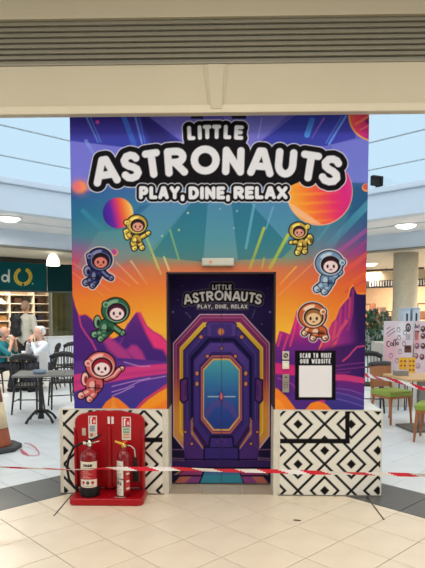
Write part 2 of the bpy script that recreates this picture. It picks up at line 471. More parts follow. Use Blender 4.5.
# ---- the atrium: fascias at 45 degrees on both sides, clerestory glass above, soffit and gallery ceiling behind
M_FASCIA = mat('fascia_daylight_tint', (206, 220, 234), 0.5, vary=0.02, scale=2)  # blue of the daylight is put into this colour
M_FRAME = mat('window_bar', (200, 210, 214), 0.4, vary=0.03)
M_SKYGLASS = glass_mat('clerestory_glass', (211, 222, 228), 0.03)
def ubox(side, a0, a1, d0, d1, z0, z1):
    """box along the fascia: a = along, d = outwards from the atrium"""
    if side < 0: pts = [uv(a0, d0), uv(a1, d0), uv(a1, d1), uv(a0, d1)]
    else: pts = [uv(d0, a0), uv(d1, a0), uv(d1, a1), uv(d0, a1)]
    return MB().slab(pts, z0, z1)
D1, D2 = 10.0, 12.17
for side, nm, n in ((-1, 'left', 1), (1, 'right', 2)):
    w = ubox(side, -5, D1 + .25, D1, D1 + .25, 3.475, 3.96).build('wall_' + nm, M_FASCIA, bevel=0.01)
    tag(w, 'pale fascia band of the atrium on the %s' % nm, 'fascia', kind='structure')
    ubox(side, -5, D1 + .3, D1 - .07, D1 + .3, 3.96, 4.08).build('ledge', M_FASCIA, w, bevel=0.02)
    ubox(side, -5, D2, D1 + .25, D2, 3.475, 3.53).build('soffit', M_WHITEP, w)
    ubox(side, -5, D2 + .25, D2, D2 + .25, 3.12, 3.53).build('beam', M_FASCIA, w)
    ubox(side, -5, D2, D2 - .03, D2 + .25, 3.09, 3.12).build('beam_edge', mat('beam_edge', (120, 120, 112), 0.6), w)
    ubox(side, -5, D1 + 1.05, D1 + 1.0, D1 + 1.06, 3.455, 3.475).build('soffit_bead', M_FRAME, w)
    c = ubox(side, -9, 24, D2 + .25, 24, 3.09, 3.2).build('ceiling_' + nm, M_CEIL)
    tag(c, 'low cream gallery ceiling over the shops on the %s' % nm, 'ceiling', kind='structure')
    g = bpy.data.objects.new('window_%d' % n, None); COL.objects.link(g)
    tag(g, 'pale clerestory glazing above the %s fascia' % nm, 'window', kind='structure')
    zz = [4.08, 4.48, 5.02, 5.62, 6.2]
    for i, z in enumerate(zz): ubox(side, -5, D1 + .14, D1 + .06, D1 + .14, z - (0.004 if 0 < i < 4 else .02), z + (0.004 if 0 < i < 4 else .02)).build('glazing_bar', M_FRAME, g)
    bays = [-5, -2.4, .4, 3.2, 6.3, 9.0, D1 + .1]
    for a in bays: ubox(side, a - .01, a + .01, D1 + .06, D1 + .14, 4.08, 6.2).build('mullion', M_FRAME, g)
    for a, b in zip(bays[:-1], bays[1:]):
        for z0, z1 in zip(zz[:-1], zz[1:]):
            ubox(side, a + .01, b - .01, D1 + .095, D1 + .105, z0 + .01, z1 - .01).build('pane', M_SKYGLASS, g)

# ================================================================== THE PRINTED HOARDING
MF = PF + .035       # printed face
DF = on_z(221, 485).y    # door face
P_MURAL = print_mat('mural_print', 0.55, 0.08)
WHITE, BLACK, CREAM = (232, 232, 238), (14, 12, 18), (226, 222, 210)

def astronaut(p, hx, hy, r, suit, dark, face, hair, limbs, torso, pack=None, ear=None, rim=None, tilt=0.0, light=None):
    """a generic little figure in a round helmet; limbs are (polyline, radius), all in photo pixels"""
    light = light or tuple(min(255, int(c * 1.35 + 20)) for c in suit)
    o1 = 1.1
    def layer(g, col):
        for pts, rr in limbs: p.stroke(pts, rr + g, col)
        p.ell(torso[0], torso[1], torso[2] + g, torso[3] + g, col, rot=torso[4] if len(torso) > 4 else 0)
        if pack: p.ell(pack[0], pack[1], pack[2] + g, pack[3] + g, col)
        p.ell(hx, hy, r * 1.04 + g, r * .95 + g, col, rot=tilt)
        if ear: p.ell(ear[0], ear[1], ear[2] + g, ear[2] + g, col)
    if rim is not None: layer(o1 + 1.0, rim)
    layer(o1, (16, 14, 22))
    if pack: p.ell(pack[0], pack[1], pack[2], pack[3], light); p.ell(pack[0] + 1, pack[1] + 1, pack[2] * .6, pack[3] * .6, dark)
    for pts, rr in limbs:
        p.stroke(pts, rr, suit); p.stroke([(x - .4, y - .5) for x, y in pts], rr * .45, light, .8)
        p.stroke([pts[-1], (pts[-1][0] + .01, pts[-1][1])], rr * .9, light); p.ell(pts[-1][0] + rr * .3, pts[-1][1] + rr * .3, rr * .5, rr * .4, dark, .7)
        cu = ((pts[-1][0] * .6 + pts[-2][0] * .4), (pts[-1][1] * .6 + pts[-2][1] * .4)); nx_, ny_ = pts[-1][1] - pts[-2][1], pts[-2][0] - pts[-1][0]; nl = math.hypot(nx_, ny_) or 1
        p.stroke([(cu[0] - nx_ / nl * rr, cu[1] - ny_ / nl * rr), (cu[0] + nx_ / nl * rr, cu[1] + ny_ / nl * rr)], .4, (24, 20, 28))
    p.ell(torso[0], torso[1], torso[2], torso[3], suit, rot=torso[4] if len(torso) > 4 else 0)
    p.ell(torso[0] - torso[2] * .3, torso[1] + torso[3] * .1, torso[2] * .35, torso[3] * .5, light, .85)
    p.ell(torso[0] + torso[2] * .35, torso[1] + torso[3] * .35, torso[2] * .4, torso[3] * .4, dark, .8)
    p.stroke([(torso[0] - torso[2] * .8, torso[1] + torso[3] * .35), (torso[0] + torso[2] * .8, torso[1] + torso[3] * .45)], .45, (24, 20, 28)); p.stroke([(torso[0] + torso[2] * .1, torso[1] - torso[3] * .4), (torso[0] + torso[2] * .1, torso[1] + torso[3] * .9)], .35, (24, 20, 28))
    p.ell(hx, hy, r * 1.04 + .7, r * .95 + .7, (16, 14, 22), rot=tilt); p.ell(hx, hy, r * 1.04, r * .95, suit, rot=tilt); p.ell(hx + r * .5, hy + r * .35, r * .5, r * .5, dark, .5)
    p.ell(hx - r * .25, hy - r * .62, r * .48, r * .17, light, .95, rot=-.35)
    p.ell(hx + r * .1, hy + r * .14, r * .84, r * .76, light, rot=tilt)
    p.ell(hx + r * .1, hy + r * .12, r * .77, r * .70, (18, 15, 24), rot=tilt)
    fx, fy = hx + r * .1, hy + r * .18
    p.ell(fx, fy - r * .05, r * .66, r * .60, hair)
    p.ell(fx, fy + r * .08, r * .55, r * .46, face)
    p.ell(fx - r * .24, fy + r * .05, r * .085, r * .13, (30, 18, 24)); p.ell(fx + r * .24, fy + r * .05, r * .085, r * .13, (30, 18, 24))
    p.ell(fx, fy + r * .30, r * .11, r * .05, (120, 40, 50))
    if ear: p.ell(ear[0], ear[1], ear[2], ear[2], light); p.ell(ear[0] + .3, ear[1] + .3, ear[2] * .55, ear[2] * .55, suit)

TITLE = [('A', 91.8, 119.2, 156, 185.2, -9), ('S', 120.4, 141.5, 151.5, 181.8, -7), ('T', 143.2, 161.4, 149.6, 178, -8), ('R', 164.5, 187.4, 147.6, 176.2, -4),
         ('O', 190.6, 219.8, 145.4, 174.6, 0), ('N', 222.3, 244.4, 146.8, 175.4, 2), ('A', 247.8, 274.4, 147.4, 176.6, 4), ('U', 275.0, 296.6, 148.6, 177.6, 5),
         ('T', 299.2, 320.4, 151.4, 181.6, 9), ('S', 319.6, 342, 155.2, 185.6, 9)]
def title_art(p):
    big = []
    for c, a, b, t, d, rt in TITLE: big += letter(c, a, b, t, d, 3.75, rt)
    lit = []
    for c, a, b, t, d, rt in [('L', 187.2, 195.2, 125.8, 140.2, -3), ('I', 197.6, 201.8, 125.2, 139.8, -2), ('T', 202.8, 211.6, 124.8, 139.2, -1), ('T', 212, 221.2, 124.6, 139.0, 0), ('L', 223.6, 231.4, 124.8, 139.2, 2), ('E', 234.2, 243.6, 125.2, 139.8, 3)]:
        lit += letter(c, a, b, t, d, 2.05, rt)
    sub = text_line('PLAY,', 139, 184.5, 186.2, 199.2, 1.9) + text_line('DINE,', 188.5, 230, 186.4, 199.4, 1.9) + text_line('RELAX', 233.6, 287.6, 186.2, 199.2, 1.9)
    p.strokes(big, 9.9, (238, 236, 245)); p.strokes(lit, 7.3, (238, 236, 245))
    p.strokes(big, 9.1, BLACK); p.strokes(lit, 6.4, BLACK); p.ell(205.2, 160, 9, 9, BLACK); p.poly([(112, 176), (150, 170), (205, 168), (270, 170), (312, 176), (290, 186), (140, 188)], BLACK); p.poly([(184, 126), (246, 126), (246, 150), (184, 150)], BLACK)
    p.rect(191, 110, 203, 118.6, BLACK, .9); p.rect(232, 110, 246, 118.6, BLACK, .9)
    p.strokes(sub, 5.3, (238, 236, 245)); p.strokes(sub, 4.5, BLACK)
    p.strokes(big, 3.9, (150, 150, 160)); p.strokes(big, 3.55, WHITE); p.strokes(lit, 2.05, WHITE); p.strokes(sub, 1.95, WHITE)

def mural_art(X, Z):
    px, py = to_px(X.ravel(), MF, Z.ravel())
    p = Paint(px, py); x, y = p.x, p.y
    left = np.clip((150 - x) / 80, 0, 1)[:, None]; right = np.clip((x - 290) / 75, 0, 1)[:, None]
    mid = ramp(y, [(110, (92, 88, 190)), (150, (104, 104, 205)), (185, (70, 110, 175)), (215, (62, 132, 160)), (240, (78, 148, 150)), (257, (120, 150, 128)), (268, (205, 120, 86)), (285, (228, 122, 58)), (305, (236, 150, 52)), (330, (242, 178, 60)), (410, (242, 150, 50))])
    lf = ramp(y, [(110, (60, 52, 150)), (140, (96, 96, 205)), (180, (110, 116, 215)), (190, (50, 96, 158)), (215, (42, 112, 150)), (235, (70, 128, 150)), (248, (140, 100, 150)), (262, (196, 76, 112)), (280, (226, 100, 66)), (300, (234, 128, 48)), (330, (238, 140, 50)), (410, (240, 140, 50))])
    rt = ramp(y, [(110, (80, 80, 190)), (140, (110, 112, 215)), (180, (108, 124, 214)), (188, (48, 96, 146)), (220, (52, 96, 140)), (238, (92, 84, 140)), (252, (150, 64, 128)), (266, (206, 74, 80)), (285, (224, 96, 50)), (310, (232, 118, 48)), (410, (234, 140, 50))])
    p.c = mid * (1 - left - right) + lf * left + rt * right
    # faceted sky
    p.poly([(60, 105), (152, 105), (186, 146), (130, 148), (60, 139)], lambda a, b: ramp(b + (a - 70) * .12, [(112, (52, 42, 140)), (130, (72, 62, 172)), (148, (56, 66, 170))]), .9)
    p.poly([(136, 105), (146, 114), (178, 142), (152, 146), (140, 120)], (50, 44, 120), .75, soft=5)
    p.poly([(143, 112), (205, 112), (190, 146), (182, 142)], (122, 116, 216), .8)
    p.poly([(60, 140), (130, 148), (94, 192), (60, 186)], (128, 130, 232), .75)
    p.poly([(60, 184), (92, 192), (60, 205)], (44, 82, 150), .5)
    p.poly([(220, 105), (298, 105), (256, 145), (235, 150)], (124, 122, 214), .75)
    p.poly([(297, 114), (350, 112), (356, 138), (325, 146), (255, 146)], lambda a, b: ramp(a, [(255, (62, 66, 178)), (300, (54, 66, 168)), (350, (66, 66, 180))]), .92)
    p.poly([(330, 145), (375, 136), (375, 184), (350, 182), (345, 160)], (126, 134, 228), .6)
    p.poly([(350, 183), (375, 183), (375, 205), (345, 215)], (36, 88, 132), .5)
    for pts, col, op in [([(151, 200), (194, 200), (150, 250), (132, 246), (120, 232)], (100, 150, 190), .5), ([(194, 200), (208, 200), (203, 262), (150, 256)], (40, 112, 138), .55),
                         ([(208, 200), (232, 200), (238, 262), (203, 262)], (96, 152, 184), .5), ([(231, 200), (248, 200), (292, 248), (282, 258), (238, 260)], (40, 112, 140), .6),
                         ([(248, 200), (290, 200), (300, 236), (290, 247)], (92, 148, 190), .55), ([(74, 270), (98, 232), (135, 228), (140, 250), (118, 268)], (112, 160, 160), .35),
                         ([(140, 206), (152, 203), (128, 226), (120, 226)], (40, 96, 150), .5), ([(318, 226), (352, 205), (330, 262), (312, 258)], (96, 160, 170), .25)]:
        p.poly(pts, col, op)
    # streaks and comets
    for a, b, r, c, op, fd in [((85, 114), (98, 142), .9, (130, 190, 255), .8, (.9, .5)), ((89, 114), (101, 142), .7, (90, 140, 235), .7, None), ((122, 112), (134, 144), 2.6, (70, 140, 245), .85, (1, .5)), ((134, 112), (142, 143), 1.0, (110, 150, 245), .9, None), ((138, 112), (145, 143), .7, (90, 130, 235), .7, None),
                               ((86, 141), (95, 156), 1.8, (150, 190, 250), .6, (.9, .2)), ((83, 211), (110, 237), 2.4, (64, 158, 190), .5, (1, .1)), ((312, 120), (307, 135), 2.8, (84, 158, 250), .85, (.7, 1)), ((324, 118), (312, 138), .9, (200, 120, 220), .7, (1, .4)), ((346, 116), (329, 144), 1.1, (110, 160, 250), .85, None), ((342, 116), (326, 143), .6, (100, 150, 240), .7, None),
                               ((262, 118), (258, 138), .6, (170, 175, 240), .6, None), ((372, 200), (330, 244), 3.6, (84, 176, 196), .7, (1, .3)), ((340, 210), (318, 240), 1.2, (90, 170, 190), .4, None),
                               ((264, 228), (250, 268), 1.4, (190, 200, 70), .9, (1, .5)), ((288, 235), (270, 268), 1.7, (188, 204, 70), .9, (1, .6)), ((254, 205), (246, 248), 1.4, (110, 180, 205), .7, None), ((273, 207), (266, 229), .8, (120, 180, 215), .7, None), ((264, 258), (262, 268), .8, (190, 190, 80), .7, None),
                               ((170, 230), (179, 260), .9, (150, 190, 120), .7, None), ((146, 236), (158, 268), 1.2, (176, 196, 110), .7, None), ((131, 261), (147, 284), .9, (220, 200, 150), .8, (1, .2)), ((153, 254), (161, 274), .9, (216, 190, 110), .7, None), ((164, 257), (169, 270), .9, (226, 214, 150), .8, None), ((116, 262), (138, 284), .7, (232, 170, 120), .7, None), ((108, 270), (130, 286), .6, (240, 150, 110), .6, None), ((72, 262), (112, 292), .8, (240, 130, 110), .5, None), ((72, 272), (104, 296), .7, (236, 150, 90), .5, None),
                               ((296, 267), (280, 284), .9, (240, 176, 80), .9, (1, .4)), ((312, 264), (278, 296), .8, (236, 150, 100), .6, None), ((372, 226), (338, 252), 2.0, (176, 84, 158), .7, None), ((372, 236), (342, 262), 1.4, (166, 66, 140), .7, None), ((372, 250), (344, 272), 2.4, (228, 90, 78), .7, None), ((372, 268), (340, 290), 1.6, (226, 110, 60), .6, None), ((346, 292), (372, 276), 1.0, (190, 70, 110), .5, None)]:
        p.stroke([a, b], r, c, op, fd)
    for cx_, cy_, r, c in [(97.5, 122, 2.0, (236, 80, 190)), (188, 213, 1.1, (200, 210, 170)), (179, 230, 1.1, (190, 200, 140)), (162, 236, .9, (190, 210, 190)), (237, 211, .9, (170, 200, 220)), (234, 228, .8, (160, 200, 210)), (220, 209, .7, (190, 200, 220))]:
        p.ell(cx_, cy_, r, r, c, .9)
    # planets
    p.ell(80, 187, 10, 8.5, (230, 130, 150), .5, soft=8); p.ell(80, 187, 7, 6, (255, 146, 92), .95, soft=4); p.ell(77, 187, 3.5, 5, (236, 90, 160), .5, soft=4)
    p.ell(118, 213, 15.2, 15.4, lambda u, v: ramp(u * .95 - v * .2, [(-1, (58, 40, 150)), (-.45, (92, 42, 168)), (-.1, (196, 50, 136)), (.25, (238, 96, 70)), (.6, (246, 158, 70)), (.93, (250, 206, 120)), (1, (240, 220, 150))]))
    p.ell(114.5, 252.5, 3.6, 3.6, (240, 150, 90)); p.ell(114, 252, 2.8, 2.8, (176, 70, 150))
    p.ell(366.5, 187.5, 4.6, 4.2, (246, 166, 110)); p.ell(366.2, 187, 3.3, 3.0, (206, 96, 90))
    p.ell(375.5, 116, 27.2, 25.6, (248, 178, 76)); p.ell(375.8, 116, 25.8, 24.4, lambda u, v: ramp(u + .35 * v, [(-1, (250, 110, 90)), (-.6, (240, 70, 110)), (-.2, (206, 52, 130)), (.2, (150, 40, 130))]))
    p.poly([(350, 138), (372, 138), (372, 152), (350, 152)], (186, 110, 220), .35) if False else None
    p.ell(374, 121, 9, 4, (104, 34, 110), .7); p.stroke([(356, 124), (372, 114)], 1.3, (250, 140, 90), .8); p.stroke([(360, 130), (372, 124)], 1.0, (240, 110, 130), .8)
    def big(u, v):
        c = ramp(u * .9 - v * .25, [(-1, (250, 186, 70)), (-.5, (248, 140, 52)), (-.1, (244, 96, 70)), (.3, (232, 54, 112)), (.7, (220, 44, 132)), (1, (214, 70, 150))])
        st = (np.sin(v * 23 + np.sin(u * 3) * .5) > .55) * np.clip(.7 - u, 0, 1) * .55
        return c * (1 - st[:, None]) + np.array((252, 168, 60.)) * st[:, None]
    p.ell(319.5, 191.5, 33.2, 34, (246, 190, 150)); p.ell(319.5, 191.2, 32.6, 33.4, big)
    p.poly([(287, 200), (291, 203), (322, 224.6), (310, 223), (296, 214)], (246, 190, 150), .85)
    title_art(p)
    # ---------------- mountains, left
    def purple(a, b): return ramp(b + (a - 120) * -.1, [(305, (122, 48, 126)), (325, (88, 42, 122)), (345, (74, 38, 120)), (370, (60, 42, 122))])
    p.poly([(66, 296), (72, 290), (75, 303), (78, 314), (86, 313.5), (92, 318), (97, 327), (104, 334), (112, 338), (120, 345), (130, 380), (60, 385)], (232, 108, 60))
    p.poly([(66, 300), (72.5, 296), (75, 306), (78.5, 316), (86, 314.8), (92, 319.5), (97, 329), (104, 336), (112, 340), (120, 347), (130, 380), (60, 385)], purple)
    p.poly([(66, 300), (72.5, 296), (75, 306), (80, 318), (84, 330), (92, 340), (100, 352), (96, 368), (60, 372)], (78, 38, 122), .8)
    p.stroke([(79, 316), (81, 326), (86, 334), (92, 342), (96, 350)], .9, (210, 70, 130), .8)
    p.poly([(110, 340), (117, 337), (124, 330), (130, 321), (136, 312.5), (140, 312.5), (143, 318), (147, 326), (153, 331), (161, 335.5), (170, 345), (170, 372), (100, 372)], purple)
    p.poly([(137, 312.5), (140.5, 312.5), (143, 318), (147, 326), (153, 331), (161, 335.5), (170, 345), (170, 362), (163, 350), (154, 348), (146, 334), (141, 322)], (224, 58, 122), soft=3)
    p.poly([(96, 330), (108, 336), (118, 343), (128, 352), (138, 366), (122, 362), (108, 350)], (186, 62, 136), .85, soft=4)
    p.poly([(126, 350), (132, 344.5), (137, 345.5), (142, 351), (147, 362), (135, 360)], (198, 62, 140), .8, soft=3)
    p.stroke([(128, 324), (124, 336), (120, 344)], 1.0, (120, 60, 150), .6)
    # plain below
    p.poly([(60, 362), (120, 358), (180, 362), (180, 420), (60, 420)], lambda a, b: ramp(b, [(358, (76, 46, 132)), (366, (96, 52, 140)), (385, (80, 52, 146)), (410, (62, 58, 146))]))
    p.poly([(60, 377), (100, 370), (130, 366.5), (172, 363), (172, 373), (140, 377), (100, 384), (60, 396)], (206, 62, 128), soft=2)
    p.poly([(60, 383), (110, 374), (172, 368), (172, 371), (110, 378), (60, 388)], (176, 50, 130), .6, soft=2)
    for a in ([(112, 392), (126, 388), (140, 381), (166, 376)], [(112, 386.5), (130, 382), (150, 378)], [(124, 362), (140, 366.5), (150, 366)], [(112, 396), (122, 392), (134, 386)]): p.stroke(a, .5, (196, 150, 210), .8)
    p.poly([(99, 412), (106, 402), (113, 396.5), (119, 399), (125, 404), (134, 412)], (240, 132, 48)); p.poly([(110, 412), (113, 398), (118, 412)], (248, 166, 76), .6, soft=2)
    p.poly([(132, 412), (144, 399), (156, 391), (172, 380), (172, 412)], (200, 66, 96)); p.poly([(135, 412), (148, 400), (158, 393), (172, 385), (172, 412)], (244, 150, 42)); p.poly([(146, 412), (172, 396), (172, 412)], (236, 118, 52), .7, soft=3)
    # ---------------- right
    p.poly([(270, 352), (276, 344), (279.5, 331), (284, 332), (290, 334.5), (293, 325), (296.5, 311.5), (300, 309), (306, 318), (320, 330), (345, 340), (345, 412), (270, 412)], lambda a, b: ramp(b, [(310, (206, 44, 122)), (330, (180, 42, 130)), (345, (116, 40, 128)), (360, (90, 40, 128)), (412, (80, 46, 130))]))
    for a in ([(281, 334), (278, 346)], [(288, 336), (283, 350)], [(297, 316), (294, 332), (290, 346)], [(301, 318), (300, 334)]): p.stroke(a, 1.1, (232, 72, 110), .7)
    p.poly([(326, 332), (331, 321), (335, 318), (338.5, 308), (343, 302), (347.5, 297), (349.5, 288), (353, 284), (357, 292.5), (362, 293), (375, 292), (375, 412), (320, 412), (318, 350)], (244, 140, 60))
    p.poly([(327, 334), (332, 322.5), (336, 319), (339.5, 309), (344, 303), (348.6, 298), (350.8, 289), (353.4, 286), (357, 294), (362, 294.6), (375, 293.5), (375, 412), (320, 412), (318, 352)], lambda a, b: ramp(a + (b - 320) * -.12, [(330, (190, 54, 118)), (338, (146, 46, 130)), (347, (120, 40, 124)), (352, (88, 34, 108)), (357, (48, 26, 84)), (366, (40, 24, 76))]))
    for a, c in (([(341, 310), (339, 330)], (186, 60, 120)), ([(346, 303), (345, 322)], (176, 52, 122)), ([(350, 298), (349, 318)], (204, 66, 110)), ([(353, 290), (352, 312), (348, 330)], (150, 48, 120)), ([(336, 322), (333, 340)], (206, 80, 110)), ([(347, 321), (340, 330), (334, 346), (328, 352)], (214, 84, 104))): p.stroke(a, 1.4, c, .85)
    p.poly([(346, 318), (348, 322), (338, 336), (330, 352), (322, 354), (334, 338)], (204, 74, 110), .8, soft=1.5)
    p.poly([(318, 350), (334, 346), (350, 344), (375, 338), (375, 378), (318, 374)], (54, 30, 92), .85, soft=4)
    p.stroke([(343, 361), (349, 356), (353, 351), (357, 347), (370, 345)], .9, (196, 66, 120), .9)
    for a in ([(336, 366), (350, 364), (370, 362)], [(336, 370), (356, 368), (370, 366)], [(336, 373), (350, 372)], [(322, 351), (330, 345), (337, 338)]): p.stroke(a, .7, (128, 48, 130), .8)
    p.poly([(325, 374), (345, 374.5), (372, 379), (372, 385), (345, 380.5), (325, 379)], (200, 62, 124))
    p.poly([(325, 380), (345, 381), (372, 386), (372, 412), (325, 412)], lambda a, b: ramp(b - (a - 340) * .2, [(378, (110, 40, 122)), (388, (92, 44, 128)), (396, (70, 58, 140)), (412, (56, 50, 130))]))
    for a in ([(334, 392), (348, 395), (368, 402)], [(334, 398), (350, 402), (368, 408)], [(334, 388), (350, 390), (368, 396)]): p.stroke(a, .5, (130, 100, 180), .7)
    p.poly([(270, 362), (300, 366), (300, 376), (270, 374)], (208, 48, 122), soft=2); p.poly([(270, 374), (300, 377), (300, 392), (270, 388)], (100, 44, 132), .8, soft=3)
    p.stroke([(278, 378), (292, 384), (300, 394)], .6, (180, 80, 160), .8)
    p.poly([(270, 386), (278, 389), (286, 396), (298, 412), (270, 412)], (242, 132, 44)); p.poly([(270, 398), (280, 400), (288, 412), (270, 412)], (250, 160, 60), .6, soft=2)
    p.poly([(303, 412), (311, 403), (318, 401), (326, 404), (334, 412)], (242, 132, 44))
    # generic little space figures
    G, GD = (190, 158, 72), (112, 84, 36); SK, HR = (226, 160, 140), (58, 30, 34)
    astronaut(p, 136.8, 224.4, 9.6, G, GD, SK, HR, [([(133, 243), (134.5, 248)], 2.5), ([(139.5, 243), (142, 247.5)], 2.4), ([(130, 236), (125.5, 231.5)], 1.9), ([(142, 237), (148.5, 233)], 1.8)], (136.4, 240, 4.8, 5.4), pack=(127.5, 234, 3, 5.5), ear=(126.6, 222.4, 2.2))
    astronaut(p, 298.4, 230.6, 8.6, G, GD, SK, HR, [([(299.5, 248), (297.6, 252.5)], 2.5), ([(304.5, 247.5), (304.6, 251.5)], 2.4), ([(296, 242), (291, 242.5)], 1.7), ([(306, 241), (309.5, 236.5)], 1.8)], (302, 244.4, 4.6, 5.0), pack=(310, 239.5, 2.6, 5), ear=(307.6, 226.6, 2.2))
    astronaut(p, 99.6, 259.5, 11.6, (40, 44, 96), (20, 22, 54), (220, 128, 112), (40, 20, 36), [([(91, 280), (86, 282.5)], 2.9), ([(96, 281), (92.5, 285.4)], 2.7), ([(103, 272), (107, 276), (111, 278)], 2.2)], (95.5, 275, 5.6, 7, .4), pack=(87.5, 271, 3.2, 4.6), ear=(89.4, 256, 2.7), rim=(216, 205, 215), light=(134, 138, 178))
    astronaut(p, 115.6, 310.5, 13.0, (46, 98, 72), (24, 54, 44), (240, 214, 214), (70, 26, 56), [([(101, 333), (94.5, 334.5)], 3.1), ([(106, 334), (100.5, 338.8)], 2.9), ([(114, 327), (119, 331), (122.5, 333)], 2.5)], (106.5, 327, 7.4, 8.0, .5), pack=(97.5, 322, 3.2, 6), ear=(105.6, 304.4, 2.9), light=(132, 170, 140))
    astronaut(p, 100.6, 365.4, 14.0, (206, 96, 96), (140, 46, 56), (242, 218, 218), (150, 34, 52), [([(88, 392), (81, 395.5)], 3.2), ([(94, 394), (89.5, 399.2)], 3.0), ([(106, 379), (114, 376), (119, 370), (122, 368.5)], 2.2)], (94.5, 384.5, 8.2, 8.8, .5), pack=(85, 379, 3.2, 6.5), ear=(87.8, 363.2, 3.2), light=(244, 190, 184))
    astronaut(p, 329.4, 263.4, 13.0, (112, 144, 178), (60, 88, 126), (238, 214, 214), (48, 24, 30), [([(322, 285), (317, 289)], 3.2), ([(328, 287), (324.5, 291.5)], 3.0), ([(334, 277), (340, 272)], 2.4)], (327.5, 280, 7.0, 7.2, -.4), ear=(342.2, 262.4, 3.0), rim=(226, 222, 230), light=(190, 208, 224), tilt=.1)
    astronaut(p, 312.4, 315.6, 13.0, (196, 96, 52), (122, 50, 34), (232, 196, 150), (150, 104, 60), [([(308, 329), (304.5, 333)], 2.5), ([(315, 333), (313, 338)], 2.7), ([(323, 332), (325, 337.5)], 2.9)], (318, 331, 8.6, 5.6, .15), ear=(323, 311.6, 3.0), rim=(206, 196, 200), light=(240, 214, 190))
    # website panel: caption and a plain white square
    p.rect(295, 350.6, 335.6, 400, (16, 14, 20)); p.rect(299, 365.4, 331.8, 397.2, (236, 234, 236))
    cap = text_line('SCAN TO VISIT', 299.8, 331.4, 353.0, 358.0, .55, .34) + text_line('OUR WEBSITE', 300.0, 330.6, 358.9, 363.6, .55, .34)
    p.strokes(cap, .55, (240, 240, 242))
    return p.linear()

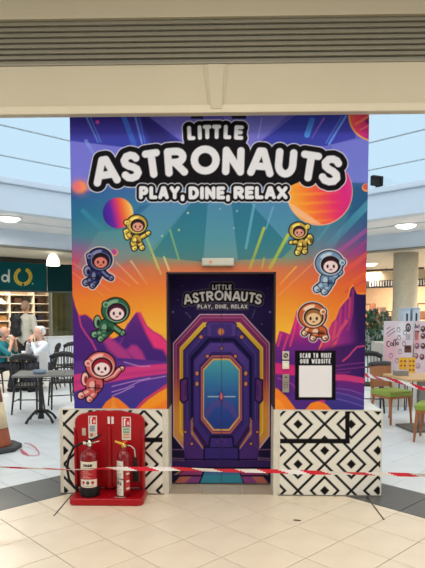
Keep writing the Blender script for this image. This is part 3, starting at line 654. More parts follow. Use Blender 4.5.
def door_art(X, Z):
    px, py = to_px(X.ravel(), DF, Z.ravel())
    p = Paint(px, py, (36, 24, 66)); x, y = p.x, p.y
    p.c = ramp(y, [(270, (50, 36, 96)), (310, (42, 30, 84)), (345, (36, 26, 76)), (430, (28, 22, 58)), (490, (40, 26, 70))])
    C = 221.4
    def sym(pts): return pts + [(2 * C - a, b) for a, b in reversed(pts)]
    def oct_(w, t, b, cx_, cy_, by=None):     # half width, top, bottom, chamfers
        by = by or cy_
        return sym([(C - w, b - by), (C - w, t + cy_), (C - w + cx_, t)]) + [(C + w - cx_, b), (C - w + cx_, b)]
    def octp(w, t, b, ch, cb): return [(C - w, t + ch), (C - w + ch * .92, t), (C + w - ch * .92, t), (C + w, t + ch), (C + w, b - cb), (C + w - cb * .8, b), (C - w + cb * .8, b), (C - w, b - cb)]
    for a, b, r in ((173, 312, .9), (270, 312, 1.1), (262, 324, .6), (186, 313, .5), (178, 300, .5), (256, 300, .5), (268, 288, .4), (182, 286, .4)): p.ell(a, b, r, r, (150, 170, 215), .8)
    p.stroke([(187, 313), (191, 318)], .5, (110, 110, 180), .6); p.stroke([(255, 310), (252, 318)], .5, (110, 110, 180), .6)
    warm = lambda a, b: ramp(b, [(315, (146, 52, 116)), (355, (140, 48, 112)), (378, (176, 70, 92)), (392, (232, 118, 58)), (412, (244, 162, 54)), (440, (236, 168, 66)), (450, (150, 90, 70))])
    p.poly(octp(48.4, 314, 452, 29, 16), (232, 190, 210)); p.poly(octp(47.4, 315, 451, 28.6, 16), warm)
    p.poly(octp(45.6, 317.2, 449, 27.6, 15.5), (214, 150, 180)); p.poly(octp(45.1, 317.8, 448.6, 27.4, 15.5), warm)
    p.poly(octp(41.8, 322.4, 447, 25.4, 15), (250, 214, 96)); p.poly(octp(40.6, 324, 446, 24.8, 15), lambda a, b: ramp(b, [(322, (244, 196, 66)), (380, (240, 180, 52)), (446, (246, 176, 48))]))
    p.poly(octp(38.2, 327, 444, 23.4, 14), (28, 20, 60)); p.poly(octp(37.4, 328, 470, 23, 2), lambda a, b: ramp(b, [(325, (72, 58, 142)), (360, (70, 54, 138)), (420, (74, 46, 128)), (470, (52, 36, 100))]))
    p.poly(octp(34.2, 333, 458, 21, 8), (110, 84, 168)); p.poly(octp(33.6, 333.6, 458, 20.6, 8), (58, 44, 118))
    p.poly(octp(30.6, 338, 452, 19, 10), (24, 20, 66)); p.poly(octp(28.4, 341, 450, 18, 12), (44, 34, 104))
    p.poly(octp(27.4, 343, 448, 17.6, 14), lambda a, b: ramp(b, [(343, (96, 68, 158)), (380, (78, 56, 146)), (450, (64, 46, 128))]))
    p.poly(octp(22.4, 352, 438, 14, 14), (58, 42, 112)); p.poly(octp(20.4, 355.4, 433.6, 12, 14), (206, 110, 96)); p.poly(octp(19.4, 356.8, 432, 11.5, 13.6), (120, 62, 110))
    p.poly(octp(18.6, 358.4, 430.8, 11, 13), (240, 184, 100)); p.poly(octp(17.4, 360.2, 429, 10.4, 12.6), lambda a, b: ramp(b, [(360, (88, 182, 196)), (375, (66, 150, 192)), (392, (56, 112, 182)), (410, (50, 82, 168)), (430, (44, 66, 150))]))
    p.poly([(204, 412), (212, 402), (218, 398), (221, 396), (226, 400), (232, 404), (239, 415), (236, 420), (228, 410), (221, 406), (214, 408), (206, 420)], (112, 78, 160), .55, soft=3)
    p.poly([(206, 392), (212, 384), (216, 386), (220, 392)], (70, 120, 190), .5, soft=2); p.poly([(226, 390), (232, 384), (238, 390)], (70, 120, 190), .5, soft=2)
    p.stroke([(208, 396.6), (235, 396.6)], .5, (225, 235, 250), .9)
    # top block, side pods, bolts
    p.poly(sym([(206, 337), (206, 323.5), (209, 321.5)]), (54, 40, 112)); p.poly(sym([(207, 336), (207, 324.5), (210, 322.5)]), (96, 66, 150)); p.poly(sym([(211, 336), (211, 324)]), (74, 54, 136))
    p.ell(C - .4, 331.6, 3.6, 4.0, (150, 84, 120)); p.ell(C - .4, 331.6, 2.6, 3.0, (220, 140, 90))
    for sx in (-1, 1):
        p.poly([(C + sx * 41, 380), (C + sx * 34.4, 378), (C + sx * 33.6, 400), (C + sx * 38.6, 403), (C + sx * 41, 400)], (40, 24, 80), grow=.8); p.poly([(C + sx * 40.4, 381), (C + sx * 35, 379), (C + sx * 34.4, 399.6), (C + sx * 38.4, 402), (C + sx * 40.4, 399)], (106, 56, 132)); p.stroke([(C + sx * 36, 385), (C + sx * 36, 395)], .6, (70, 40, 110))
        p.stroke([(C + sx * 36.6, 448), (C + sx * 29, 436), (C + sx * 29, 424)], .7, (226, 150, 84), .8); p.stroke([(C + sx * 29, 432), (C + sx * 16, 452)], .8, (228, 152, 90), .85); p.stroke([(C + sx * 27, 428), (C + sx * 15, 446)], 1.4, (60, 26, 66), .9); p.stroke([(C + sx * 29, 424), (C + sx * 29, 418)], .6, (226, 150, 84), .7)
        p.poly([(C + sx * 38, 420), (C + sx * 30, 420), (C + sx * 30, 434), (C + sx * 16, 452), (C + sx * 16, 462), (C + sx * 34, 462), (C + sx * 38, 448)], (84, 50, 132), .9); p.stroke([(C + sx * 30, 420), (C + sx * 30, 434), (C + sx * 16.4, 451), (C + sx * 16.4, 460)], .55, (206, 140, 130), .8)
        for a, b, r in ((20.4, 337, 1.9), (14, 356.2, 1.7), (36, 432, 1.3), (29.6, 443.8, 1.4)): p.ell(C + sx * a, b, r + .7, r + .7, (40, 24, 70)); p.ell(C + sx * a, b, r, r, (214, 136, 96))
        for b in (373.4, 383.8): p.ell(C + sx * 24.4, b, 2.3, 3.0, (36, 22, 66)); p.ell(C + sx * 24.4, b, 1.7, 2.3, (216, 146, 104))
    p.ell(C, 348.4, 1.9, 1.9, (40, 26, 70)); p.ell(C, 348.4, 1.2, 1.2, (236, 160, 110))
    # threshold machinery and the printed floor
    p.poly(sym([(204, 464), (204, 447), (209, 446), (210, 437), (213, 436)]), (30, 22, 66), grow=.8); p.poly(sym([(205, 463), (205, 448)]), (62, 46, 128)); p.poly(sym([(210, 447), (211, 438)]), (70, 50, 134)); p.ell(C, 441.6, 5, 2.0, (100, 62, 150)); p.ell(C, 441.6, 3.4, 1.1, (58, 38, 110))
    p.rect(165, 461, 280, 468, (62, 40, 104)); p.stroke([(165, 449.6), (184, 449.6)], .6, (150, 104, 150), .8); p.stroke([(259, 449.6), (280, 449.6)], .6, (150, 104, 150), .8)
    p.rect(165, 468, 280, 492, (34, 24, 62))
    for b in (459.4, 467.6, 475.6): p.stroke([(165, b), (280, b)], .6, (22, 14, 44))
    for b in (457.8, 459.6): p.stroke([(168, b), (184, b + 1)], .6, (170, 130, 170), .6); p.stroke([(258, b), (276, b + 1)], .6, (170, 130, 170), .6)
    p.poly([(206, 469), (238, 469), (243, 483), (200, 483)], (64, 152, 176)); p.poly([(206, 469), (238, 469), (239, 475), (205, 475)], (84, 110, 170), .7)
    for sx in (-1, 1):
        p.poly([(C + sx * 18, 469), (C + sx * 34, 469), (C + sx * 44, 475), (C + sx * 20, 475)], (164, 72, 130)); p.poly([(C + sx * 20, 476.6), (C + sx * 40, 476.6), (C + sx * 46, 483), (C + sx * 23, 483)], (150, 78, 150)); p.poly([(C + sx * 30, 476.6), (C + sx * 42, 476.6), (C + sx * 47, 483), (C + sx * 36, 483)], (220, 128, 96), .8); p.poly([(C + sx * 36, 469), (C + sx * 40, 469), (C + sx * 48, 475), (C + sx * 45, 475)], (200, 170, 110), .8)
    p.rect(165, 483.4, 280, 492, (150, 140, 128))
    p.c *= .86  # whole print darkened: shade of the door recess put into its colour
    # small title on the door
    q = []
    for c, a, b, t, d, rt in TITLE:
        f = lambda v_: 183.5 + (v_ - 92) * (262 - 183.5) / 250.0
        g = lambda v_: 290.4 + (v_ - 145.4) * .345
        q += letter(c, f(a), f(b), g(t), g(d), 1.05, rt)
    l2 = text_line('LITTLE', 212.2, 231.6, 284.6, 289.8, .6, .2); s2 = text_line('PLAY, DINE, RELAX', 197.5, 247.5, 304.4, 308.6, .5, .2)
    p.strokes(q + l2, 3.5, (120, 116, 130)); p.strokes(q + l2, 3.0, (12, 10, 16)); p.strokes(s2, 1.9, (110, 108, 120)); p.strokes(s2, 1.5, (16, 12, 22))
    p.strokes(q, 1.1, (226, 222, 222)); p.strokes(l2, .62, (220, 216, 216)); p.strokes(s2, .5, (216, 212, 214))
    return p.linear()

def plinth_art(flipx):
    def fn(X, Z):
        px, py = to_px(X.ravel(), PF, Z.ravel())
        p = Paint(px, py, (230, 226, 214)); x = px - flipx; y = py
        P, H = 53.3, 40.0
        # zigzags joining valleys (x=0, y=450.5+40k) and peaks (x=P/2, y=424+40k); diamonds hang from the valleys and stand on the peaks
        tri = np.abs(((x / P) % 1.0) - .5) * 2          # 1 at x=0, 0 at x=P/2
        zz = 424 + tri * 26.6
        d1 = ((y - zz + H / 2) % H) - H / 2
        sd = np.abs(d1) * .7071 - 1.15
        def dia(cx0, cy0):
            dx = np.abs(((x - cx0 + P / 2) % P) - P / 2); dy = np.abs(((y - cy0 + H / 2) % H) - H / 2)
            m = dx + dy
            return np.minimum(np.abs(m - 13.6) * .7071 - 1.15, (m - 4.6) * .7071)
        sd = np.minimum(sd, np.minimum(dia(0, 464.2), dia(P / 2, 450.6)))
        p.put(np.arange(sd.size), sd, (22, 20, 22))
        if flipx > 200:
            p.rect(270, 438.8, 349.5, 443.4, (18, 16, 18)); p.rect(345.2, 405, 349.6, 443.4, (18, 16, 18))
        else:
            p.rect(96, 437.6, 170, 442.2, (18, 16, 18)); p.rect(96, 405, 100, 442, (18, 16, 18))
        return p.linear()
    return fn

zt_pl = at_y(330, 410.3, PF).z
PX = [at_y(60, 450, PF).x, at_y(163.8, 450, PF).x, at_y(278.6, 450, PF).x, at_y(382, 450, PF).x]
MX0, MX1 = at_y(72, 262, MF).x, at_y(366.6, 262, MF).x
OX0, OX1 = at_y(166.6, 340, MF).x, at_y(275.6, 340, MF).x
OZ = at_y(221, 272, MF).z
MTOP = 3.55
M_BOARD = mat('edge_board', (216, 210, 194), 0.6, vary=0.08, scale=14)
M_SHELL = mat('hoarding_shell', (214, 212, 208), 0.6)
M_DFRAME = mat('door_frame_dark', (44, 30, 44), 0.5)
hd = thing('hoarding', 'tall space-themed printed hoarding with double doors and a cartoon title', 'hoarding', ((MX0 + MX1) / 2, MF, 0))
hx, hy = hd.location.x, MF
def under(o): o.parent = hd; o.matrix_parent_inverse = Matrix.Translation((-hx, -hy, 0)); return o
ST = 0.005
under(grid_print('mural_sheet', seq(ST, MX0, OX0, OX1, MX1), seq(ST, zt_pl, OZ, MTOP), MF, mural_art, P_MURAL, hole=(OX0, OX1, zt_pl - 1, OZ)))['label'] = 'printed mural of planets, mountains and floating astronauts'
sh = MB()
sh.box(((MX0 + OX0) / 2, MF + .453, (zt_pl + MTOP) / 2), (OX0 - MX0, .9, MTOP - zt_pl))
sh.box(((MX1 + OX1) / 2, MF + .453, (zt_pl + MTOP) / 2), (MX1 - OX1, .9, MTOP - zt_pl))
sh.box(((OX0 + OX1) / 2, MF + .453, (OZ + MTOP) / 2), (OX1 - OX0, .9, MTOP - OZ))
under(sh.build('shell', M_SHELL))
under(MB().box(((OX0 + OX1) / 2, DF + .07, OZ / 2), (OX1 - OX0, .02, OZ)).build('leaf_gap_light_block', M_SHELL))  # unseen panel added to stop sky light leaking between the leaves
DZ = OZ
fr = MB()
for xx, pxx in ((OX0 + .008, at_y(163.8, 450, PF).x), (OX1 - .008, at_y(278.6, 450, PF).x)):
    fr.box((xx, (MF + DF) / 2 + .01, (OZ + zt_pl) / 2), (.014, DF - MF + .02, OZ - zt_pl))
    s_ = 1 if xx > pxx else -1
    jw = MB().box(((xx + s_ * .007 + pxx + s_ * .001) / 2, (PF + .002 + DF) / 2, zt_pl / 2), (abs(xx - pxx) + .006, DF - PF - .004, zt_pl)); under(jw.build('jamb_board', M_BOARD))
fr.box(((OX0 + OX1) / 2, (MF + DF) / 2 + .01, OZ - .007), (OX1 - OX0, DF - MF + .02, .014))
under(fr.build('door_frame', M_DFRAME))
mid = at_y(221.4, 400, DF).x
dz0 = 0.012
for k, (a, b) in enumerate(((OX0 + .016, mid - .002), (mid + .002, OX1 - .016))):
    leaf = under(MB().box(((a + b) / 2, DF + .024, (dz0 + OZ - .016) / 2), (b - a, .044, OZ - .016 - dz0)).build('door_leaf', M_DFRAME))
    s = grid_print('printed_face', seq(.0045, a, b), seq(.0045, dz0, OZ - .016), DF, door_art, P_MURAL); s.parent = leaf
    # leaf's own origin is at the world origin plus hoarding offset: undo nothing, both live in world units
hc = at_y(221.4, 396, DF)
h = MB(); h.prism([(x * .02, z * .044) for x, z in arc(0, 0, 1, 1, 0, 360, 20)[:-1]], -.022, 0.0)
ho = under(h.build('door_pull', mat('pull_plate', (112, 56, 112), 0.35), bevel=.005)); ho.location = (hc.x, DF - .001, hc.z)
h = MB(); h.prism([(x * .009, z * .028) for x, z in arc(0, 0, 1, 1, 0, 360, 16)[:-1]], -.028, -.02); g_ = h.build('pull_recess', mat('pull_recess', (200, 96, 96), 0.4), ho)
# plinths
for k, (a, b, off) in enumerate(((PX[0], PX[1], 64.0 - 53.3 / 2), (PX[2], PX[3], 298.0))):
    t = thing('plinth', ('low plinth clad in black and cream diamond pattern behind the extinguisher stand', 'low plinth clad in black and cream diamond pattern right of the doors')[k], 'plinth', ((a + b) / 2, PF, 0), group='patterned plinths under the hoarding')
    def up(o, t=t): o.parent = t; o.matrix_parent_inverse = Matrix.Translation((-t.location.x, -PF, 0)); return o
    up(MB().box(((a + b) / 2, PF + .0155 + .0, zt_pl / 2), (b - a, .03, zt_pl)).build('front_board', M_BOARD))
    up(MB().box(((a + b) / 2, PF + .03 + .46, (zt_pl - .004) / 2), (b - a - .01, .90, zt_pl - .008)).build('body', M_BOARD))
    up(MB().box(((a + b) / 2, PF + .48, zt_pl - .0035), (b - a, .93, .006)).build('top', mat('plinth_top', (232, 230, 226), 0.5)))
    e = .012
    up(grid_print('patterned_cladding', seq(.005, a + (.03 if k == 0 else e), b - e), seq(.005, .012, zt_pl - .008), PF, plinth_art(off), print_mat('cladding_print', 0.55, 0.1)))
    up(MB().box(((a + b) / 2, PF + .005, .006), (b - a, .012, .011)).build('base_edge', mat('base_edge', (120, 114, 104), .6)))
# the mouth of the doorway: straight-laid threshold slabs
for px0, px1 in ((168, 200), (200.6, 242), (242.6, 276)):
    a, b = on_z(px0, 491).x, on_z(px1, 491).x
    MB().box(((a + b) / 2, (PF + DF) / 2 + .01, .0035), (b - a, DF - PF - .02, .005)).build('threshold_slab', mat('threshold_slab', (186, 172, 150), .4, vary=.06), fl)

# ---- small fittings on the hoarding
c = at_y(218, 262.3, MF)
w_ = at_y(234.5, 262, MF).x - at_y(202.5, 262, MF).x
t = thing('emergency_light', 'slim white emergency light box fixed above the doors', 'light fitting', (c.x, MF - .002, c.z - .035))
MB().box((0, -.02, .035), (w_, .04, .07)).build('housing', mat('fitting_white', (190, 190, 178), .5), t, bevel=.006)
MB().box((0, -.042, .035), (w_ - .02, .006, .052)).build('diffuser', mat('diffuser', (200, 200, 186), .3), t, bevel=.002)
MB().box((-w_ * .22, -.046, .035), (.022, .004, .022)).build('indicator', mat('indicator_red', (228, 140, 126), .4), t)
for (px0, py0, px1, py1, nm, lb, colr) in [(282.2, 351.2, 289, 359.4, 'door_sign', 'small square notice with a dark pictogram beside the doors', (206, 198, 178)), (282.2, 360.8, 289, 368.8, 'exit_button', 'small plain white button plate below the square notice', (226, 220, 200))]:
    a, b = at_y(px0, py1, MF), at_y(px1, py0, MF)
    t = thing(nm, lb, 'wall plate', ((a.x + b.x) / 2, MF - .002, a.z)); hgt = b.z - a.z
    MB().box((0, -.008, hgt / 2), (b.x - a.x, .016, hgt)).build('plate', mat(nm + '_plate', colr, .45), t, bevel=.003)
    if nm == 'door_sign':
        MB().lathe([(.022, 0), (.022, .003)], 16, (0, -.016, hgt / 2), (0, -1, 0)).build('pictogram', mat('pictogram', (70, 66, 60), .5), t)
        MB().box((0, -.0205, hgt / 2), (.03, .003, .007), (0, .6, 0)).build('bar', mat('pictogram_bar', (206, 198, 178), .5), t)
    else: MB().box((0, -.0165, hgt / 2), (.03, .005, .03)).build('button', mat('button', (236, 232, 216), .4), t, bevel=.002)
a, b = at_y(282.2, 392, MF), at_y(289, 374, MF)
t = thing('keypad', 'grey metal door entry keypad right of the doors', 'keypad', ((a.x + b.x) / 2, MF - .002, a.z)); hgt = b.z - a.z
MB().box((0, -.012, hgt / 2), (b.x - a.x, .024, hgt)).build('body', mat('keypad_body', (168, 160, 148), .35, metal=.4), t, bevel=.004)
MB().lathe([(.008, 0), (.008, .004)], 12, (0, -.024, hgt * .84), (0, -1, 0)).build('sensor', mat('sensor', (50, 46, 44), .3), t)
for r_ in range(3):
    for c_ in range(3): MB().box(((c_ - 1) * .015, -.0255, hgt * .42 - (r_ - 1) * .022), (.009, .004, .012)).build('key', mat('key', (120, 112, 104), .4), t)

# ================================================================== FIRE POINT
M_RED = mat('red_moulded_plastic', (166, 8, 24), 0.32, vary=0.03, spec=0.35)
M_EXT = mat('extinguisher_red', (132, 10, 20), 0.22, vary=0.02, spec=0.6)
M_BLK = mat('black_rubber', (20, 19, 20), 0.6, spec=0.25)
M_CHROME = mat('chromed_valve', (190, 184, 170), 0.25, metal=0.9)
M_LABEL = mat('cream_label', (228, 220, 196), 0.5)
b0, b1 = on_z(68, 506.2), on_z(143, 506.2)
SX, SYF = (b0.x + b1.x) / 2, (b0.y + b1.y) / 2; SW = b1.x - b0.x
st = thing('fire_extinguisher_stand', 'red moulded plastic stand holding two fire extinguishers', 'stand', (SX, SYF, 0))
BD = PF - .006 - SYF            # depth available
bt = MB(); bt.slab(rrect(-SW / 2, 0, SW / 2, BD, .05, 5), 0, .062); bt.build('base_tray', M_RED, st, bevel=.014, seg=3)
BY = BD - .055
btop = at_y(110, 411, SYF + BY).z
BL, BR = at_y(75, 450, SYF + BY).x - SX, at_y(144.6, 450, SYF + BY).x - SX
out = [(BL - .0, .08), (BR + .0, .08), (BR, btop - .10)] + [(BR - .09 + .09 * math.cos(math.radians(a)), btop - .10 + .075 * math.sin(math.radians(a))) for a in (20, 45, 70, 90)] + \
      [((BL + BR) / 2 + (BR - BL) * .18, btop - .002), ((BL + BR) / 2 - (BR - BL) * .18, btop - .002)] + [(BL + .09 + .09 * math.cos(math.radians(a)), btop - .10 + .075 * math.sin(math.radians(a))) for a in (90, 110, 135, 160)] + [(BL, btop - .10)]
MB().prism(out, BY, BY + .05).build('back_board', M_RED, st, bevel=.012, seg=3)
cxm = (BL + BR) / 2
MB().prism([(cxm - .022, .08), (cxm + .022, .08), (cxm + .014, btop - .14), (cxm - .014, btop - .14)], BY - .03, BY + .002).build('centre_rib', M_RED, st, bevel=.008)
for sx, xx in ((-1, BL), (1, BR)):
    MB().prism([(xx, .08), (xx - sx * .03, .08), (xx - sx * .02, btop - .22), (xx, btop - .14)], BY - .035, BY + .002).build('side_wing', M_RED, st, bevel=.008)
def stand_pt(px, py): p = at_y(px, py, SYF + BY); return p.x - SX, p.z
def unit_sign(name, px0, py0, px1, py1, fn, parent, y, n=60, m=None):
    x0, z1 = stand_pt(px0, py0); x1, z0 = stand_pt(px1, py1)
    MB().box(((x0 + x1) / 2, y + .002, (z0 + z1) / 2), (x1 - x0, .004, z1 - z0)).build(name, mat('sign_core', (220, 216, 206), .5), parent)
    def pf(X, Z):
        p = Paint((X - x0) / (x1 - x0), (z1 - Z) / (z1 - z0), (230, 224, 214), aa=.03); fn(p); return p.linear()
    o = grid_print('sign_print', np.linspace(x0, x1, n), np.linspace(z0, z1, n * 2), y - .0006, pf, print_mat('sign_print', .4, .4), parent)
def sign_a(p):
    p.rect(.1, .04, .9, .36, (196, 30, 40)); p.stroke([(.3, .14), (.3, .31)], .09, (240, 236, 230)); p.stroke([(.3, .11), (.46, .09)], .03, (240, 236, 230)); p.poly([(.55, .31), (.62, .14), (.72, .22), (.82, .12), (.84, .31)], (240, 200, 190))
    for k in range(5): p.stroke([(.15, .45 + k * .055), (.82 - .1 * (k % 2), .45 + k * .055)], .014, (60, 80, 110))
    p.rect(.12, .74, .88, .95, (214, 196, 176)); p.rect(.2, .78, .5, .92, (180, 60, 60), .7)
def sign_b(p):
    p.rect(.1, .04, .9, .40, (196, 30, 40)); p.stroke([(.3, .16), (.3, .34)], .09, (240, 236, 230)); p.stroke([(.3, .12), (.46, .10)], .03, (240, 236, 230)); p.poly([(.55, .34), (.62, .16), (.72, .25), (.82, .14), (.84, .34)], (240, 200, 190))
    p.rect(.05, .42, .95, .45, (50, 30, 30)); p.rect(.14, .5, .86, .7, (110, 160, 120)); p.rect(.14, .72, .86, .93, (214, 160, 110)); p.stroke([(.2, .6), (.8, .6)], .02, (230, 226, 214)); p.stroke([(.2, .83), (.8, .83)], .02, (230, 226, 214))
unit_sign('information_sign', 88.4, 415.8, 97.2, 438.2, sign_a, st, BY - .004)
unit_sign('information_sign', 121.8, 416.8, 131, 439.8, sign_b, st, BY - .004)
for px0 in (107.6, 111.4):
    x0, z1 = stand_pt(px0, 416.6); x1, z0 = stand_pt(px0 + 2.4, 423.8)
    MB().box(((x0 + x1) / 2, BY - .002, (z0 + z1) / 2), (x1 - x0, .006, z1 - z0)).build('white_mark', mat('mark_white', (232, 218, 214), .5), st, bevel=.001)
x0, z1 = stand_pt(82.2, 428); x1, z0 = stand_pt(86, 435.4)
MB().box(((x0 + x1) / 2, BY - .003, (z0 + z1) / 2), (x1 - x0, .008, z1 - z0)).build('asset_tag', mat('asset_tag', (196, 176, 160), .5), st, bevel=.001)

def curved_patch(name, r, z0, z1, a0, a1, m, parent, fn=None, n=40):
    """label wrapped on a cylinder round the local z axis; angle 0 faces the viewer (-y)"""
    nz = 30; A_ = np.linspace(math.radians(a0), math.radians(a1), n); Zs = np.linspace(z0, z1, nz)
    vs = [(r * math.sin(a), -r * math.cos(a), z) for z in Zs for a in A_]
    fs = [(j * n + i, j * n + i + 1, (j + 1) * n + i + 1, (j + 1) * n + i) for j in range(nz - 1) for i in range(n - 1)]
    me = MB().add(vs, fs).mesh(name, m, True, fix=False)
    if fn:
        U, V = np.meshgrid(np.linspace(0, 1, n), np.linspace(1, 0, nz)); p = Paint(U, V, (228, 220, 196), aa=.03); fn(p); rgb = p.linear()
        at = me.color_attributes.new('print', 'FLOAT_COLOR', 'POINT'); at.data.foreach_set('color', np.concatenate([rgb, np.ones((len(rgb), 1))], 1).astype(np.float32).ravel())
    o = bpy.data.objects.new(name, me); COL.objects.link(o); o.parent = parent; return o
EZ = .063
# foam extinguisher
p0 = on_z(91, 496, EZ)
ey = SYF + .105
ex = at_y(89.9, 470, ey).x
e1 = thing('fire_extinguisher', 'tall red foam fire extinguisher with cream band and side hose', 'fire extinguisher', (ex, ey, EZ), group='fire extinguishers on the red stand')
R1 = .079; H1 = at_y(91, 450, ey).z - EZ
MB().lathe([(0, 0.002), (R1 - .006, 0.002), (R1, .01), (R1, H1 - .05), (R1 * .93, H1 - .025), (R1 * .7, H1 - .004), (R1 * .36, H1 + .012), (.022, H1 + .02), (.022, H1 + .04), (0, H1 + .04)], 28).build('cylinder', M_EXT, e1, True)
MB().lathe([(R1 + .001, 0), (R1 + .004, .004), (R1 + .004, .078), (R1 + .001, .082)], 28).build('base_skirt', M_BLK, e1, True)
def lab1(p):
    p.strokes(text_line('FOAM', .28, .72, .3, .62, .03, .25), .035, (40, 36, 34)); p.stroke([(.2, .8), (.8, .8)], .03, (120, 110, 96))
def lab2(p):
    p.c[:] = (176, 24, 34)
    for k in range(7): p.stroke([(.2, .1 + k * .13), (.5 + .25 * ((k * 7) % 3) / 2, .1 + k * .13)], .016, (236, 210, 200))
def lab3(p):
    p.c[:] = (232, 222, 206)
    for k in range(3): p.ell(.25 + k * .25, .4, .08, .22, ((200, 40, 50), (70, 70, 70), (200, 40, 50))[k])
    p.stroke([(.2, .82), (.8, .82)], .03, (90, 84, 80))
PM = print_mat('label_print', .45, .4)
curved_patch('name_band', R1 + .0012, H1 - .155, H1 - .085, -62, 62, PM, e1, lab1)
curved_patch('instruction_label', R1 + .0010, H1 - .26, H1 - .16, -58, 58, PM, e1, lab2)
curved_patch('lower_label', R1 + .0012, .088, .155, -60, 60, PM, e1, lab3)
v = MB(); v.lathe([(.02, 0), (.026, .004), (.026, .035), (.016, .04), (.016, .055), (0, .055)], 14, (0, 0, H1 + .035)); v.build('valve', M_CHROME, e1, True)
MB().tube([(-.03, 0, H1 + .075), (.03, -.005, H1 + .095), (.105, -.01, H1 + .135)], [.011, .010, .008], 8).build('carry_handle', M_BLK, e1, True)
MB().tube([(-.02, 0, H1 + .058), (.04, -.004, H1 + .066), (.09, -.008, H1 + .082)], [.009, .008, .007], 8).build('lever', M_CHROME, e1, True)
MB().lathe([(.012, 0), (.012, .016)], 12, (0.012, -.026, H1 + .05), (0, -1, 0)).build('pressure_gauge', mat('gauge_face', (232, 224, 214), .3), e1, True)
hs = [(-.026, 0, H1 + .06), (-.07, -.02, H1 + .062), (-.13, -.03, H1 + .03), (-.175, -.03, H1 - .06), (-.19, -.03, H1 - .16), (-.175, -.03, H1 - .25), (-.135, -.025, H1 - .32), (-.104, -.02, .05)]
MB().tube(hs, .0105, 10).build('hose', M_BLK, e1, True)
MB().tube([(-.108, -.02, .03), (-.110, -.02, .1)], [.014, .012], 10).build('nozzle', M_BLK, e1, True)
MB().tube([(-.030, 0, H1 + .06), (-.055, -.012, H1 + .063)], .013, 10).build('hose_collar', M_LABEL, e1, True)
# carbon dioxide extinguisher
ex = at_y(124, 470, ey).x
e2 = thing('fire_extinguisher', 'slim red carbon dioxide extinguisher with black horn and white label', 'fire extinguisher', (ex, ey, EZ), group='fire extinguishers on the red stand')
R2 = .060; H2 = at_y(125, 451, ey).z - EZ
MB().lathe([(0, 0.001), (R2 - .008, 0.001), (R2, .012), (R2, H2 - .05), (R2 * .93, H2 - .022), (R2 * .72, H2), (R2 * .42, H2 + .016), (.018, H2 + .022), (.018, H2 + .03), (0, H2 + .03)], 26).build('cylinder', M_EXT, e2, True)
def lab4(p):
    p.c[:] = (226, 220, 206)
    for k in range(12):
        if k not in (6,): p.stroke([(.2, .06 + k * .078), (.62 + .2 * ((k * 5) % 3) / 2, .06 + k * .078)], .011, (150, 140, 130))
    p.stroke([(.0, .52), (1, .52)], .02, (30, 28, 28))
    p.strokes(text_line('CO', .22, .6, .58, .68, .02, .3), .024, (30, 28, 28)); p.strokes(letter('2', .66, .82, .62, .69, .012), .016, (30, 28, 28))
curved_patch('side_label', R2 + .0012, .012, H2 - .075, -80, 4, PM, e2, lab4)
def lab5(p):
    p.c[:] = (176, 22, 32)
    for k in range(5): p.rect(.2, .1 + k * .18, .8, .2 + k * .18, ((230, 220, 210), (200, 60, 60))[k % 2])
curved_patch('pictogram_label', R2 + .0011, .05, H2 - .16, 18, 70, PM, e2, lab5)
v = MB(); v.lathe([(.018, 0), (.022, .004), (.022, .03), (.013, .034), (.013, .05), (0, .05)], 14, (0, 0, H2 + .026)); v.build('valve', mat('brass_valve', (196, 150, 70), .3, metal=.8), e2, True)
MB().tube([(.02, 0, H2 + .05), (-.03, -.006, H2 + .07), (-.075, -.01, H2 + .088)], [.01, .012, .009], 8).build('lever', mat('yellow_lever', (226, 170, 60), .4), e2, True)
MB().tube([(-.01, 0, H2 + .075), (.03, -.002, H2 + .09)], .010, 8).build('safety_clip', mat('orange_clip', (214, 84, 40), .4), e2, True)
MB().tube([(.016, 0, H2 + .045), (.06, -.01, H2 + .05), (.095, -.015, H2 + .02), (.10, -.015, H2 - .05), (.098, -.015, H2 - .09)], .008, 8).build('swivel_pipe', M_CHROME, e2, True)
MB().tube([(.098, -.015, H2 - .05), (.1, -.015, H2 - .1), (.104, -.012, H2 - .26)], [.014, .02, .029], 14).build('discharge_horn', M_BLK, e2, True)
MB().lathe([(.008, 0), (.008, .012)], 10, (.014, -.02, H2 + .045), (0, -1, 0)).build('pressure_plug', M_CHROME, e2, True)
q = stand_pt(116, 492)
ch = []
for k in range(9): ch.append((-.09 + k * .012, .0 + .008 * math.sin(k * 1.9), .006 + .003 * (k % 2)))
o = MB().tube(ch, .0035, 6).build('seal_wire', mat('seal_wire', (200, 190, 180), .3, metal=.6), None, True); o.location = (e2.location.x + .02, SYF + .025, EZ - .001)
tag(o, 'loose pale wire seal lying at the front of the red stand', 'wire seal')

